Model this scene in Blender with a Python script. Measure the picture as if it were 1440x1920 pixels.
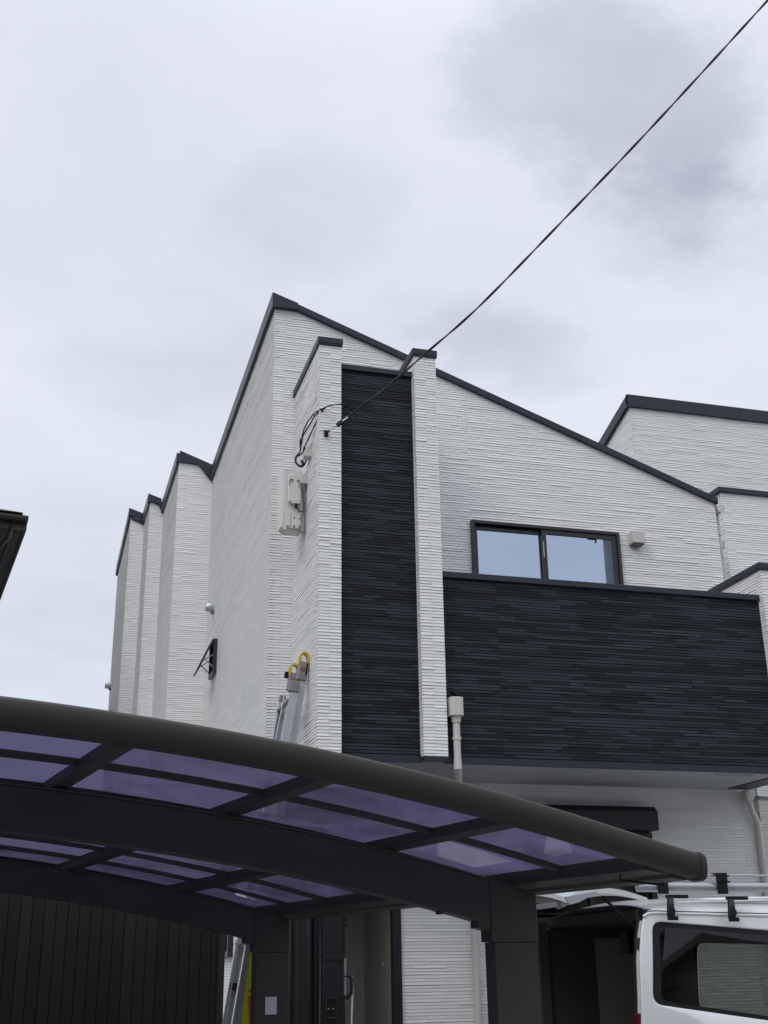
import bpy, bmesh, math, random
from mathutils import Vector, Matrix
for o in list(bpy.data.objects): bpy.data.objects.remove(o)
S = bpy.context.scene
COL = S.collection
R = math.radians

# ------------------------------------------------------------------ camera
TH, RO, PS = R(20.979), R(-0.830), R(15.998)
fw = Vector((math.sin(PS)*math.cos(TH), math.cos(PS)*math.cos(TH), math.sin(TH)))
rt = Vector((math.cos(PS), -math.sin(PS), 0)); up = rt.cross(fw)
r2 = math.cos(RO)*rt + math.sin(RO)*up; u2 = -math.sin(RO)*rt + math.cos(RO)*up
cam = bpy.data.cameras.new('camera'); co = bpy.data.objects.new('camera', cam); COL.objects.link(co)
m3 = Matrix((r2, u2, -fw)).transposed()
co.matrix_world = Matrix.Translation((0, 0, 1.6)) @ m3.to_4x4()
cam.sensor_fit = 'VERTICAL'; cam.sensor_height = 24; cam.sensor_width = 18
cam.lens = 24*2216.26/1920; cam.clip_end = 3000; cam.clip_start = .05
S.camera = co
S.render.resolution_x = 768; S.render.resolution_y = 1024

# ------------------------------------------------------------------ sky, sun
SUN_EL, SUN_AZ = R(44), R(234)      # azimuth clockwise from +Y
w = bpy.data.worlds.new('World'); S.world = w; w.use_nodes = True
nt = w.node_tree; nt.nodes.clear()
def N(t, **k):
    n = nt.nodes.new(t)
    for a, b in k.items(): setattr(n, a, b)
    return n
out = N('ShaderNodeOutputWorld'); bg = N('ShaderNodeBackground'); bg.inputs[1].default_value = 0.1
sky = N('ShaderNodeTexSky', sky_type='NISHITA', sun_disc=False); sky.sun_elevation = SUN_EL; sky.sun_rotation = SUN_AZ
geo = N('ShaderNodeTexCoord')
def MA(op, a, b=None, c=None, clamp=False):
    n = N('ShaderNodeMath', operation=op); n.use_clamp = clamp
    for i, v in enumerate((a, b, c)):
        if v is None: continue
        if isinstance(v, (int, float)): n.inputs[i].default_value = v
        else: nt.links.new(v, n.inputs[i])
    return n.outputs[0]
# clouds are laid out on a flat ceiling high above: direction / height
sep = N('ShaderNodeSeparateXYZ'); nt.links.new(geo.outputs['Generated'], sep.inputs[0])
zc = MA('ADD', MA('MAXIMUM', sep.outputs[2], 0.0), 0.18)
comb = N('ShaderNodeCombineXYZ')
nt.links.new(MA('DIVIDE', sep.outputs[0], zc), comb.inputs[0]); nt.links.new(MA('DIVIDE', sep.outputs[1], zc), comb.inputs[1])
def noise(scale, detail, rough, off):
    mp = N('ShaderNodeMapping'); mp.inputs['Location'].default_value = off
    nt.links.new(comb.outputs[0], mp.inputs[0])
    n = N('ShaderNodeTexNoise'); n.inputs['Scale'].default_value = scale; n.inputs['Detail'].default_value = detail
    n.inputs['Roughness'].default_value = rough; nt.links.new(mp.outputs[0], n.inputs['Vector']); return n.outputs[0]
n1 = noise(1.1, 5, .55, (3.1, 1.7, 0)); n2 = noise(3.2, 6, .55, (7.3, 2.2, 0))
n3 = noise(9.0, 7, .6, (1.3, 9.2, 0))
warp = MA('ADD', MA('MULTIPLY', MA('SUBTRACT', n2, .5), 1.15), MA('MULTIPLY', MA('SUBTRACT', n3, .5), .40))
def ceil_pt(px, py):
    d = (px-720)*r2 - (py-960)*u2 + 2216.26*fw; d.normalize(); z = max(d.z, 0)+.18
    return d.x/z, d.y/z
dens = None
def blob(x, y, rx, ry, ang, amp):
    """soft darker bank in the cloud ceiling round (x, y)"""
    global dens
    mp = N('ShaderNodeMapping'); mp.vector_type = 'TEXTURE'
    mp.inputs['Location'].default_value = (x, y, 0); mp.inputs['Rotation'].default_value = (0, 0, ang)
    mp.inputs['Scale'].default_value = (rx, ry, 1)
    nt.links.new(comb.outputs[0], mp.inputs[0])
    ln = N('ShaderNodeVectorMath', operation='LENGTH'); nt.links.new(mp.outputs[0], ln.inputs[0])
    mr = N('ShaderNodeMapRange'); mr.interpolation_type = 'SMOOTHERSTEP'
    nt.links.new(MA('ADD', ln.outputs['Value'], MA('MULTIPLY', warp, 2.6)), mr.inputs[0])
    mr.inputs[1].default_value = 0.25; mr.inputs[2].default_value = 1.25; mr.inputs[3].default_value = amp; mr.inputs[4].default_value = 0
    dens = mr.outputs[0] if dens is None else MA('ADD', dens, mr.outputs[0])
#BLOBS
blob(.52, .84, .22, .12, R(28), .56)
blob(.62, .96, .14, .12, R(20), .26)
blob(.212, 1.06, .12, .11, R(10), .20)
blob(.49, 1.21, .16, .09, R(5), .34)
blob(.30, 1.30, .16, .08, 0, .14)
blob(.11, 1.40, .14, .10, 0, .16)
blob(.05, 2.15, .18, .22, 0, .16)
base = MA('ADD', MA('MULTIPLY', MA('SUBTRACT', n1, .36), .75), MA('MULTIPLY', MA('SUBTRACT', n2, .5), .42))
dens = MA('ADD', MA('MULTIPLY', dens, MA('ADD', MA('MULTIPLY', n2, 1.1), .45)), base, clamp=True)
rampc = N('ShaderNodeMix', data_type='RGBA')
nt.links.new(dens, rampc.inputs[0])
rampc.inputs[6].default_value = (8.35, 8.75, 9.75, 1); rampc.inputs[7].default_value = (4.3, 4.6, 5.6, 1)
# overcast: the ceiling is brighter towards the zenith
zb = N('ShaderNodeMapRange'); zb.interpolation_type = 'SMOOTHSTEP'; nt.links.new(sep.outputs[2], zb.inputs[0])
zb.inputs[1].default_value = .66; zb.inputs[2].default_value = 1.0; zb.inputs[3].default_value = 1.0; zb.inputs[4].default_value = 2.5
sc = N('ShaderNodeVectorMath', operation='SCALE'); nt.links.new(rampc.outputs[2], sc.inputs[0]); nt.links.new(zb.outputs[0], sc.inputs['Scale'])
mx = N('ShaderNodeMix', data_type='RGBA'); mx.inputs[0].default_value = .94
nt.links.new(sky.outputs[0], mx.inputs[6]); nt.links.new(sc.outputs[0], mx.inputs[7])
nt.links.new(mx.outputs[2], bg.inputs[0]); nt.links.new(bg.outputs[0], out.inputs[0])
sl = bpy.data.lights.new('sun', 'SUN'); sl.energy = 0.82; sl.angle = R(24); sl.color = (1, .97, .93)
so = bpy.data.objects.new('sun', sl); COL.objects.link(so)
sd = Vector((math.sin(SUN_AZ)*math.cos(SUN_EL), math.cos(SUN_AZ)*math.cos(SUN_EL), math.sin(SUN_EL)))
so.rotation_euler = sd.to_track_quat('Z', 'Y').to_euler(); so.location = sd*40
S.cycles.transparent_max_bounces = 24
S.view_settings.view_transform = 'Standard'; S.view_settings.look = 'None'
S.view_settings.exposure = 0.0; S.view_settings.gamma = 1

# ------------------------------------------------------------------ materials
def mat(name, col, rough=.5, metal=0, spec=.5, noise_amt=0, noise_scale=8, island=0, bump=0, bscale=60, coat=0, col2=None, sharp=False):
    m = bpy.data.materials.new(name); m.use_nodes = True; t = m.node_tree; p = t.nodes['Principled BSDF']
    p.inputs['Base Color'].default_value = (*col, 1); p.inputs['Roughness'].default_value = rough
    p.inputs['Metallic'].default_value = metal; p.inputs['Specular IOR Level'].default_value = spec
    if coat: p.inputs['Coat Weight'].default_value = coat; p.inputs['Coat Roughness'].default_value = .05
    last = None
    tc = t.nodes.new('ShaderNodeTexCoord')
    def mixc(fac, src, k):
        n = t.nodes.new('ShaderNodeMix'); n.data_type = 'RGBA'; n.blend_type = 'MIX'
        t.links.new(fac, n.inputs[0])
        if src is None: n.inputs[6].default_value = (*col, 1)
        else: t.links.new(src, n.inputs[6])
        n.inputs[7].default_value = (*k, 1); return n.outputs[2]
    if noise_amt:
        nn = t.nodes.new('ShaderNodeTexNoise'); nn.inputs['Scale'].default_value = noise_scale; nn.inputs['Detail'].default_value = 5
        t.links.new(tc.outputs['Object'], nn.inputs['Vector'])
        mr = t.nodes.new('ShaderNodeMapRange'); mr.inputs[1].default_value = .35; mr.inputs[2].default_value = .75
        mr.inputs[4].default_value = noise_amt; t.links.new(nn.outputs[0], mr.inputs[0])
        last = mixc(mr.outputs[0], last, col2 or tuple(c*.55 for c in col))
        mr2 = t.nodes.new('ShaderNodeMapRange'); mr2.inputs[3].default_value = max(.05, rough-.1); mr2.inputs[4].default_value = min(1, rough+.12)
        t.links.new(nn.outputs[0], mr2.inputs[0]); t.links.new(mr2.outputs[0], p.inputs['Roughness'])
    if island:
        g = t.nodes.new('ShaderNodeNewGeometry')
        mr = t.nodes.new('ShaderNodeMapRange'); mr.inputs[1].default_value = 0; mr.inputs[2].default_value = 1; mr.inputs[4].default_value = 1
        if sharp: mr.inputs[1].default_value = .35; mr.inputs[2].default_value = .75
        t.links.new(g.outputs['Random Per Island'], mr.inputs[0])
        last = mixc(mr.outputs[0], last, island)
    if last is not None: t.links.new(last, p.inputs['Base Color'])
    if bump:
        nn = t.nodes.new('ShaderNodeTexNoise'); nn.inputs['Scale'].default_value = bscale; nn.inputs['Detail'].default_value = 3
        t.links.new(tc.outputs['Object'], nn.inputs['Vector'])
        b = t.nodes.new('ShaderNodeBump'); b.inputs['Strength'].default_value = bump; b.inputs['Distance'].default_value = .003
        t.links.new(nn.outputs[0], b.inputs['Height']); t.links.new(b.outputs[0], p.inputs['Normal'])
    return m
M = {}
M['white'] = mat('white_siding_paint', (.765, .76, .742), .45, island=(.835, .828, .81), noise_amt=.10, noise_scale=1.3, col2=(.68, .68, .66), bump=.07, bscale=45)
M['white_flat'] = mat('white_joint', (.60, .61, .615), .55)
M['navy'] = mat('charcoal_siding', (.0100, .0122, .0165), .6, spec=.22, island=(.028, .033, .042), sharp=True, bump=.3, bscale=45)
M['navy_flat'] = mat('charcoal_joint', (.012, .014, .02), .6)
M['trim'] = mat('dark_metal_trim', (.026, .031, .045), .42, spec=.35, noise_amt=.3, noise_scale=2)
M['soffit'] = mat('grey_soffit_board', (.44, .45, .47), .7, noise_amt=.12, noise_scale=3)
M['frame'] = mat('bronze_window_frame', (.022, .021, .024), .35)
M['beige'] = mat('beige_plastic', (.60, .58, .54), .42, noise_amt=.1, noise_scale=6)
M['box'] = mat('ivory_box', (.68, .67, .62), .45, noise_amt=.12, noise_scale=8)
M['boxdark'] = mat('grey_slot', (.12, .12, .115), .5)
M['cport'] = mat('carport_bronze', (.058, .047, .046), .45, spec=.4, noise_amt=.35, noise_scale=3, bump=.15, bscale=200)
M['rim'] = mat('carport_rim_stainless_bronze', (.038, .033, .028), .5, spec=.35, noise_amt=.3, noise_scale=2)
M['capline'] = mat('pale_bronze_edge', (.10, .088, .08), .4, noise_amt=.3, noise_scale=6)  # paler bronze than the beams, for the cap along their top edge
M['black'] = mat('black_plastic', (.010, .010, .012), .5, spec=.25)
M['liner'] = mat('dark_van_lining', (.045, .044, .042), .8, spec=.1)
M['brownliner'] = mat('brown_van_lining', (.20, .175, .155), .8, spec=.1, noise_amt=.2, noise_scale=5)
M['rubber'] = mat('black_cable', (.016, .016, .018), .5)
M['steel'] = mat('galvanised_steel', (.38, .39, .40), .38, metal=.8, noise_amt=.3, noise_scale=20)
M['alu'] = mat('aluminium', (.50, .52, .54), .42, metal=.55, noise_amt=.25, noise_scale=9)
M['aludark'] = mat('worn_aluminium_cap', (.26, .25, .25), .5, metal=.3, noise_amt=.4, noise_scale=14)
M['yellow'] = mat('yellow_rubber', (.62, .42, .03), .5, noise_amt=.3, noise_scale=20)
M['red'] = mat('dull_red_paint', (.22, .07, .08), .55, noise_amt=.3, noise_scale=20)
M['vanwhite'] = mat('van_white_paint', (.68, .69, .69), .22, coat=.6, noise_amt=.05, noise_scale=2)
M['tail'] = mat('tail_lamp_red', (.09, .008, .015), .15, coat=.8)
M['silver'] = mat('silver_tube', (.42, .43, .45), .34, metal=.6, noise_amt=.15, noise_scale=5)
M['asphalt'] = mat('asphalt', (.06, .06, .062), .9, noise_amt=.4, noise_scale=6, bump=.6, bscale=120)
M['concrete'] = mat('concrete', (.30, .30, .29), .85, noise_amt=.3, noise_scale=2.5, bump=.4, bscale=60)
M['fence'] = mat('dark_timber_plank', (.017, .0145, .012), .6, spec=.3, island=(.024, .020, .017), noise_amt=.4, noise_scale=9, bump=.4, bscale=50)
M['eave'] = mat('dark_eave_metal', (.022, .018, .021), .4, noise_amt=.3, noise_scale=4)
M['eavesoffit'] = mat('grey_brown_soffit', (.055, .055, .052), .7, noise_amt=.3, noise_scale=3)
M['door'] = mat('black_door_panel', (.010, .0105, .013), .42)
M['inner'] = mat('beige_interior_wall', (.62, .59, .52), .8)
M['paper'] = mat('white_paper', (.62, .63, .66), .7)
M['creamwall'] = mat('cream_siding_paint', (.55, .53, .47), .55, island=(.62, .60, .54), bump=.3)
M['brown'] = mat('brown_curtain', (.12, .105, .09), .9, noise_amt=.3, noise_scale=4)
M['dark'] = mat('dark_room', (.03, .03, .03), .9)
M['tyre'] = mat('tyre_rubber', (.02, .02, .02), .8)
M['lowwall'] = mat('pale_render', (.42, .41, .39), .85, noise_amt=.25, noise_scale=2)

def glass_mat(name, tint, gloss_col=(1, 1, 1), ior=1.5, rough=0.02, diffuse=None, dfac=0):
    """thin solid sheet: tint, milkiness and reflection act where a ray enters; it leaves freely (no refraction, so no false total reflection)"""
    m = bpy.data.materials.new(name); m.use_nodes = True; t = m.node_tree; t.nodes.clear()
    o = t.nodes.new('ShaderNodeOutputMaterial'); tr = t.nodes.new('ShaderNodeBsdfTransparent'); gl = t.nodes.new('ShaderNodeBsdfGlossy')
    fr = t.nodes.new('ShaderNodeFresnel'); fr.inputs[0].default_value = ior; mxs = t.nodes.new('ShaderNodeMixShader')
    tr.inputs[0].default_value = (*tint, 1); gl.inputs[0].default_value = (*gloss_col, 1); gl.inputs['Roughness'].default_value = rough
    t.links.new(fr.outputs[0], mxs.inputs[0]); src = tr.outputs[0]
    if diffuse:
        df = t.nodes.new('ShaderNodeBsdfTranslucent'); df.inputs[0].default_value = (*diffuse, 1); m2 = t.nodes.new('ShaderNodeMixShader')
        tc = t.nodes.new('ShaderNodeTexCoord'); nn = t.nodes.new('ShaderNodeTexNoise'); nn.inputs['Scale'].default_value = 1.6; nn.inputs['Detail'].default_value = 5
        nn.inputs['Distortion'].default_value = 1.2; t.links.new(tc.outputs['Object'], nn.inputs['Vector'])
        mr = t.nodes.new('ShaderNodeMapRange'); mr.inputs[1].default_value = .35; mr.inputs[2].default_value = .7; mr.inputs[3].default_value = dfac*.6; mr.inputs[4].default_value = min(1, dfac*1.5)
        t.links.new(nn.outputs[0], mr.inputs[0]); t.links.new(mr.outputs[0], m2.inputs[0])
        t.links.new(tr.outputs[0], m2.inputs[1]); t.links.new(df.outputs[0], m2.inputs[2]); src = m2.outputs[0]
    t.links.new(src, mxs.inputs[1]); t.links.new(gl.outputs[0], mxs.inputs[2])
    ge = t.nodes.new('ShaderNodeNewGeometry'); clear = t.nodes.new('ShaderNodeBsdfTransparent'); m3_ = t.nodes.new('ShaderNodeMixShader')
    t.links.new(ge.outputs['Backfacing'], m3_.inputs[0]); t.links.new(mxs.outputs[0], m3_.inputs[1]); t.links.new(clear.outputs[0], m3_.inputs[2])
    t.links.new(m3_.outputs[0], o.inputs[0])
    return m
M['pane'] = mat('coated_window_glass', (.42, .49, .60), .015, metal=1)
M['darkglass'] = glass_mat('dark_sliding_glass', (.14, .15, .16), ior=1.5)
M['vanglass'] = glass_mat('tinted_van_glass', (.46, .475, .46), ior=1.45)
M['poly'] = glass_mat('smoked_purple_polycarbonate', (.145, .138, .235), (.9, .85, .9), 1.25, .03, diffuse=(.120, .108, .19), dfac=.55)

# ------------------------------------------------------------------ mesh builder
def rootloc(p):
    v = Vector((0, 0, 0))
    while p is not None: v += p.location; p = p.parent
    return v
class MB:
    def __init__(s): s.v = []; s.f = []
    def add(s, vs, fs):
        k = len(s.v); s.v += [Vector(v) for v in vs]; s.f += [tuple(i+k for i in f) for f in fs]; return s
    def box(s, x0, x1, y0, y1, z0, z1):
        vs = [(x, y, z) for z in (z0, z1) for y in (y0, y1) for x in (x0, x1)]
        return s.add(vs, [(0, 2, 3, 1), (4, 5, 7, 6), (0, 1, 5, 4), (2, 6, 7, 3), (0, 4, 6, 2), (1, 3, 7, 5)])
    def hexa(s, p):   # 8 points: bottom 4 ccw, top 4 ccw
        return s.add(p, [(3, 2, 1, 0), (4, 5, 6, 7), (0, 1, 5, 4), (1, 2, 6, 5), (2, 3, 7, 6), (3, 0, 4, 7)])
    def obox(s, c, ax, ay, az):  # centre and half-axis vectors
        c, ax, ay, az = map(Vector, (c, ax, ay, az))
        return s.hexa([c-ax-ay-az, c+ax-ay-az, c+ax+ay-az, c-ax+ay-az, c-ax-ay+az, c+ax-ay+az, c+ax+ay+az, c-ax+ay+az])
    def bar(s, a, b, w, h, upv=(0, 0, 1)):
        a, b = Vector(a), Vector(b); d = (b-a); L = d.length; d.normalize(); sd = d.cross(Vector(upv)).normalized(); u = sd.cross(d)
        return s.obox((a+b)/2, d*L/2, sd*w/2, u*h/2)
    def prism(s, poly, off):  # poly: list of 3D points, extruded by off
        n = len(poly); off = Vector(off); vs = [Vector(p) for p in poly]+[Vector(p)+off for p in poly]
        return s.add(vs, [tuple(range(n-1, -1, -1)), tuple(range(n, 2*n))]+[(i, (i+1) % n, n+(i+1) % n, n+i) for i in range(n)])
    def tube(s, pts, r, seg=10, caps=True):
        pts = [Vector(p) for p in pts]; n = len(pts); rr = r if isinstance(r, (list, tuple)) else [r]*n
        prev = None; rings = []
        for i, p in enumerate(pts):
            t = (pts[min(i+1, n-1)]-pts[max(i-1, 0)]).normalized()
            if prev is None: a = t.orthogonal().normalized()
            else: a = (prev-t*prev.dot(t)).normalized()
            prev = a; b = t.cross(a)
            rings.append([p+(a*math.cos(2*math.pi*j/seg)+b*math.sin(2*math.pi*j/seg))*rr[i] for j in range(seg)])
        return s.loft(rings, caps)
    def loft(s, rings, caps=True, closed=True):
        n = len(rings); m = len(rings[0]); vs = [v for r in rings for v in r]; fs = []
        for i in range(n-1):
            for j in range(m if closed else m-1):
                k = (j+1) % m; fs.append((i*m+j, i*m+k, (i+1)*m+k, (i+1)*m+j))
        if caps: fs += [tuple(range(m-1, -1, -1)), tuple(range((n-1)*m, n*m))]
        return s.add(vs, fs)
    def build(s, name, m, parent=None, smooth=False, bevel=0):
        o0 = rootloc(parent); me = bpy.data.meshes.new(name)
        me.from_pydata([tuple(v-o0) for v in s.v], [], s.f)
        me.materials.append(m if not isinstance(m, str) else M[m])
        bm = bmesh.new(); bm.from_mesh(me)
        if bevel:
            bmesh.ops.recalc_face_normals(bm, faces=bm.faces)
            es = [e for e in bm.edges if len(e.link_faces) == 2 and e.calc_face_angle(0) > R(40)]
            bmesh.ops.bevel(bm, geom=es, offset=bevel, segments=2, profile=.5, affect='EDGES', clamp_overlap=True)
        bmesh.ops.recalc_face_normals(bm, faces=bm.faces); bm.to_mesh(me); bm.free()
        o = bpy.data.objects.new(name, me); COL.objects.link(o); o.parent = parent
        if smooth:
            for p in me.polygons: p.use_smooth = True
            try: me.set_sharp_from_angle(angle=R(35))
            except Exception: pass
        return o
def tag(o, label=None, cat=None, group=None, kind=None):
    if label: o['label'] = label
    if cat: o['category'] = cat
    if group: o['group'] = group
    if kind: o['kind'] = kind
    return o
def empty(name, loc, label=None, cat=None, group=None):
    o = bpy.data.objects.new(name, None); COL.objects.link(o); o.location = loc; o.empty_display_size = .2
    return tag(o, label, cat, group)

# ------------------------------------------------------------------ ribbed siding
PITCH = .0285
def siding(name, parent, matk, P0, U, Nn, u0, u1, z0, z1, top=None, holes=(), seams=(), seed=1, lip=.0044, var=.0042, segmin=.12, segmax=.6, ends=(0, 0), flat=None, label=None, pitch=PITCH, thick=.05, calm=False):
    """P0 origin (z=0), U horizontal unit, Nn outward unit. top: list of (u,z) roofline. One mesh: ribs over a backing slab."""
    rnd = random.Random(seed); P0, U, Nn = Vector(P0), Vector(U), Vector(Nn); Z = Vector((0, 0, 1)); mb = MB()
    def at(u, z, d): return P0+U*u+Z*z+Nn*d
    def ztop(u):
        if not top: return z1
        for (a, za), (b, zb) in zip(top, top[1:]):
            if a-1e-6 <= u <= b+1e-6: return za+(zb-za)*(u-a)/(b-a)
        return -1
    k = math.floor(z0/pitch)
    sm = [u0]+sorted(x for x in seams if u0 < x < u1)+[u1]
    zmaxall = max(z for _, z in top) if top else z1
    us = sorted(set([u0, u1]+([a for a, _ in top if u0 < a < u1] if top else [])+[h for H in holes for h in H[:2] if u0 < h < u1]))
    # backing
    for a, b in zip(us, us[1:]):
        mid = (a+b)/2; zs = [z0]
        hs = sorted([(H[2], H[3]) for H in holes if H[0] < mid < H[1]])
        spans = []; cur = z0
        for ha, hb in hs:
            if ha > cur: spans.append((cur, ha, False))
            cur = max(cur, hb)
        if cur < zmaxall: spans.append((cur, None, True))
        for lo, hi, tp in spans:
            ta = ztop(a+1e-5) if tp else hi; tb = ztop(b-1e-5) if tp else hi
            if min(ta, tb) <= lo: continue
            mb.hexa([at(a, lo, 0), at(b, lo, 0), at(b, lo, -thick), at(a, lo, -thick), at(a, ta, 0), at(b, tb, 0), at(b, tb, -thick), at(a, ta, -thick)])
    for q_ in sm[1:-1]:          # pale vertical joint bead between panels
        tb_ = min(ztop(q_-.003), ztop(q_+.003))
        inh = [H_ for H_ in holes if H_[0] < q_ < H_[1]]
        lo_ = max([H_[3] for H_ in inh]+[z0])
        if tb_ > lo_: mb.hexa([at(q_-.003, lo_, 0), at(q_+.003, lo_, 0), at(q_+.003, lo_, .0035), at(q_-.003, lo_, .0035), at(q_-.003, tb_, 0), at(q_+.003, tb_, 0), at(q_+.003, tb_, .0035), at(q_-.003, tb_, .0035)])
    while k*pitch < zmaxall:
        lo = max(k*pitch, z0); hi = (k+1)*pitch
        if not top: hi = min(hi, z1)
        k += 1
        if hi-lo < pitch*.3: continue
        zm = (lo+hi)/2
        for si, (sa, sb) in enumerate(zip(sm, sm[1:])):
            a0 = sa+(.0035 if si > 0 else 0); b0 = sb-(.0035 if si < len(sm)-2 else 0)
            # intervals minus holes
            iv = [(a0, b0)]
            for H in holes:
                if H[2] < zm < H[3]:
                    nv = []
                    for p, q in iv:
                        if H[1] <= p or H[0] >= q: nv.append((p, q))
                        else:
                            if H[0] > p: nv.append((p, H[0]))
                            if H[1] < q: nv.append((H[1], q))
                    iv = nv
            narrow = (sb-sa) < .3
            for p, q in iv:
                u = p-(rnd.uniform(0, segmax*.6) if not narrow else 0)
                while u < q:
                    L = rnd.uniform(segmin, segmax)
                    if narrow and rnd.random() < .75: L = 1
                    ua, ub = max(u, p), min(u+L, q); u += L
                    if ub-ua < .008: continue
                    if top:
                        if ztop(ua) < hi and ztop(ub) < hi: continue
                        # shrink to fit under the slope
                        st = (ub-ua)/8
                        while ub-ua > .02 and ztop(ub) < hi: ub -= st
                        while ub-ua > .02 and ztop(ua) < hi: ua += st
                        if ub-ua <= .02: continue
                    d = lip+(rnd.random()**2)*var
                    if rnd.random() < .12 and not calm: d += var*.7
                    dt = .0015+rnd.random()*.002+(.25*d if rnd.random() < .3 else 0)
                    if calm: dt = .0028
                    g = .0022 if rnd.random() < .85 else .005
                    e0 = ends[0] if abs(ua-u0) < 1e-6 else 0; e1 = ends[1] if abs(ub-u1) < 1e-6 else 0
                    mb.add([at(ua-e0, lo+g, 0), at(ub+e1, lo+g, 0), at(ub+e1, lo+g, d*.9), at(ua-e0, lo+g, d*.9), at(ua-e0, lo+g+.004, d), at(ub+e1, lo+g+.004, d), at(ub+e1, hi-.001, dt), at(ua-e0, hi-.001, dt), at(ua-e0, hi-.001, 0), at(ub+e1, hi-.001, 0)],
                           [(0, 1, 2, 3), (3, 2, 5, 4), (4, 5, 6, 7), (7, 6, 9, 8), (0, 3, 4, 7, 8), (1, 9, 6, 5, 2)])
    o = mb.build(name, matk, parent)
    if label: o['label'] = label
    return o

# ------------------------------------------------------------------ ground
g = MB(); g.add([(-400, -400, 0), (400, -400, 0), (400, 600, 0), (-400, 600, 0)], [(0, 1, 2, 3)]); tag(g.build('ground', 'asphalt'), kind='structure')
g = MB(); g.box(-2.0, 14, 2.0, 24, .001, .02); tag(g.build('parking_apron', 'concrete'), kind='structure')

# ------------------------------------------------------------------ main house
H = empty('house', (4.5, 11, 0), 'white ribbed two storey house with charcoal balcony and stepped left side behind the carport', 'house')
XR = 7.05; YG = 11.0
slope = -.368
def zr(x): return 8.383+slope*(x-1.97)
X0, X1, X2, X3 = 1.97, 1.478, 1.26, 1.034
Y1, Y2, Y3, Y4 = 15.77, 17.96, 19.07, 22.4
def sidewall(nm, X, ya, yb, za, zb, seed, seams, holes=()):
    # u runs towards the viewer: u = yb - y
    return siding('wall', H, 'white', (X, yb, 0), (0, -1, 0), (-1, 0, 0), 0, yb-ya, 0, 9,
                  top=[(0, zb-.03), (yb-ya, za-.03)], holes=holes, seams=seams, seed=seed, ends=(0, .004), label=nm, lip=.0062, var=.0015, segmin=.35, segmax=1.4, calm=True)
# holes in u for side wall: awning window, low window
sidewall('white side wall with an awning window and a round vent', X0, YG, Y1, 8.383, 8.285, 11, [Y1-YG-.12, 1.6, 3.2],
         holes=[(Y1-15.02, Y1-14.60, 5.06, 5.50), (Y1-13.2, Y1-12.6, 1.72, 2.75)])
sidewall(None, X1, Y1, Y2, 8.49, 8.56, 12, [Y2-Y1-.12])
sidewall(None, X2, Y2, Y3, 8.69, 8.76, 13, [Y3-Y2-.12])
sidewall(None, X3, Y3, Y4, 8.84, 8.87, 14, [Y4-Y3-.12])
def stepwall(Xa, Xb, Y, za, zb, seed):
    siding('wall', H, 'white', (Xa, Y, 0), (1, 0, 0), (0, -1, 0), 0, Xb-Xa, 0, 9, top=[(0, za-.03), (Xb-Xa, zb-.03)], seams=[.11], seed=seed, ends=(.006, 0))
stepwall(X1, X0, Y1, 8.49, 8.49+slope*(X0-X1), 21); stepwall(X2, X1, Y2, 8.69, 8.69+slope*(X1-X2), 22); stepwall(X3, X2, Y3, 8.84, 8.84+slope*(X2-X3), 23)
# gable front (u = x - X0)
GW = XR-X0
siding('wall', H, 'white', (X0, YG, 0), (1, 0, 0), (0, -1, 0), 0, GW, 0, 9, top=[(0, zr(X0)-.03), (GW, zr(XR)-.03)],
       holes=[(4.10-X0, 5.80-X0, 4.60, 5.97), (0, 1.285, 0, 3.24), (4.52-X0, 5.84-X0, .35, 2.80)],
       seams=[.115, 4.12-X0-.02, 6.93-X0], seed=31, ends=(.006, .006), label='white ribbed front gable wall')
MB().box(X0+.3, XR-.02, Y4-.05, Y4, 0, 6.3).box(XR-.05, XR, YG+.06, Y4-.06, 0, 6.35).box(X3, X0+.3, Y4-.05, Y4, 0, 8.3).build('rear_wall', 'white_flat', H)
# roof
rf = MB()
for xa, xb, ya in ((X0, XR+.04, YG-.03), (X1, X0, Y1-.03), (X2, X1, Y2-.03), (X3, X2, Y3-.03)):
    rf.hexa([(xa, ya, zr(xa)-.06), (xb, ya, zr(xb)-.06), (xb, Y4, zr(xb)-.06), (xa, Y4, zr(xa)-.06), (xa, ya, zr(xa)-.012), (xb, ya, zr(xb)-.012), (xb, Y4, zr(xb)-.012), (xa, Y4, zr(xa)-.012)])
roof = rf.build('roof', 'trim', H)
fs = MB()
fs.hexa([(X0+.2, YG-.045, zr(X0+.2)-.072), (XR+.03, YG-.045, zr(XR+.03)-.072), (XR+.03, YG-.003, zr(XR+.03)-.072), (X0+.2, YG-.003, zr(X0+.2)-.072), (X0+.2, YG-.045, zr(X0+.2)), (XR+.03, YG-.045, zr(XR+.03)), (XR+.03, YG-.003, zr(XR+.03)), (X0+.2, YG-.003, zr(X0+.2))])
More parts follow.
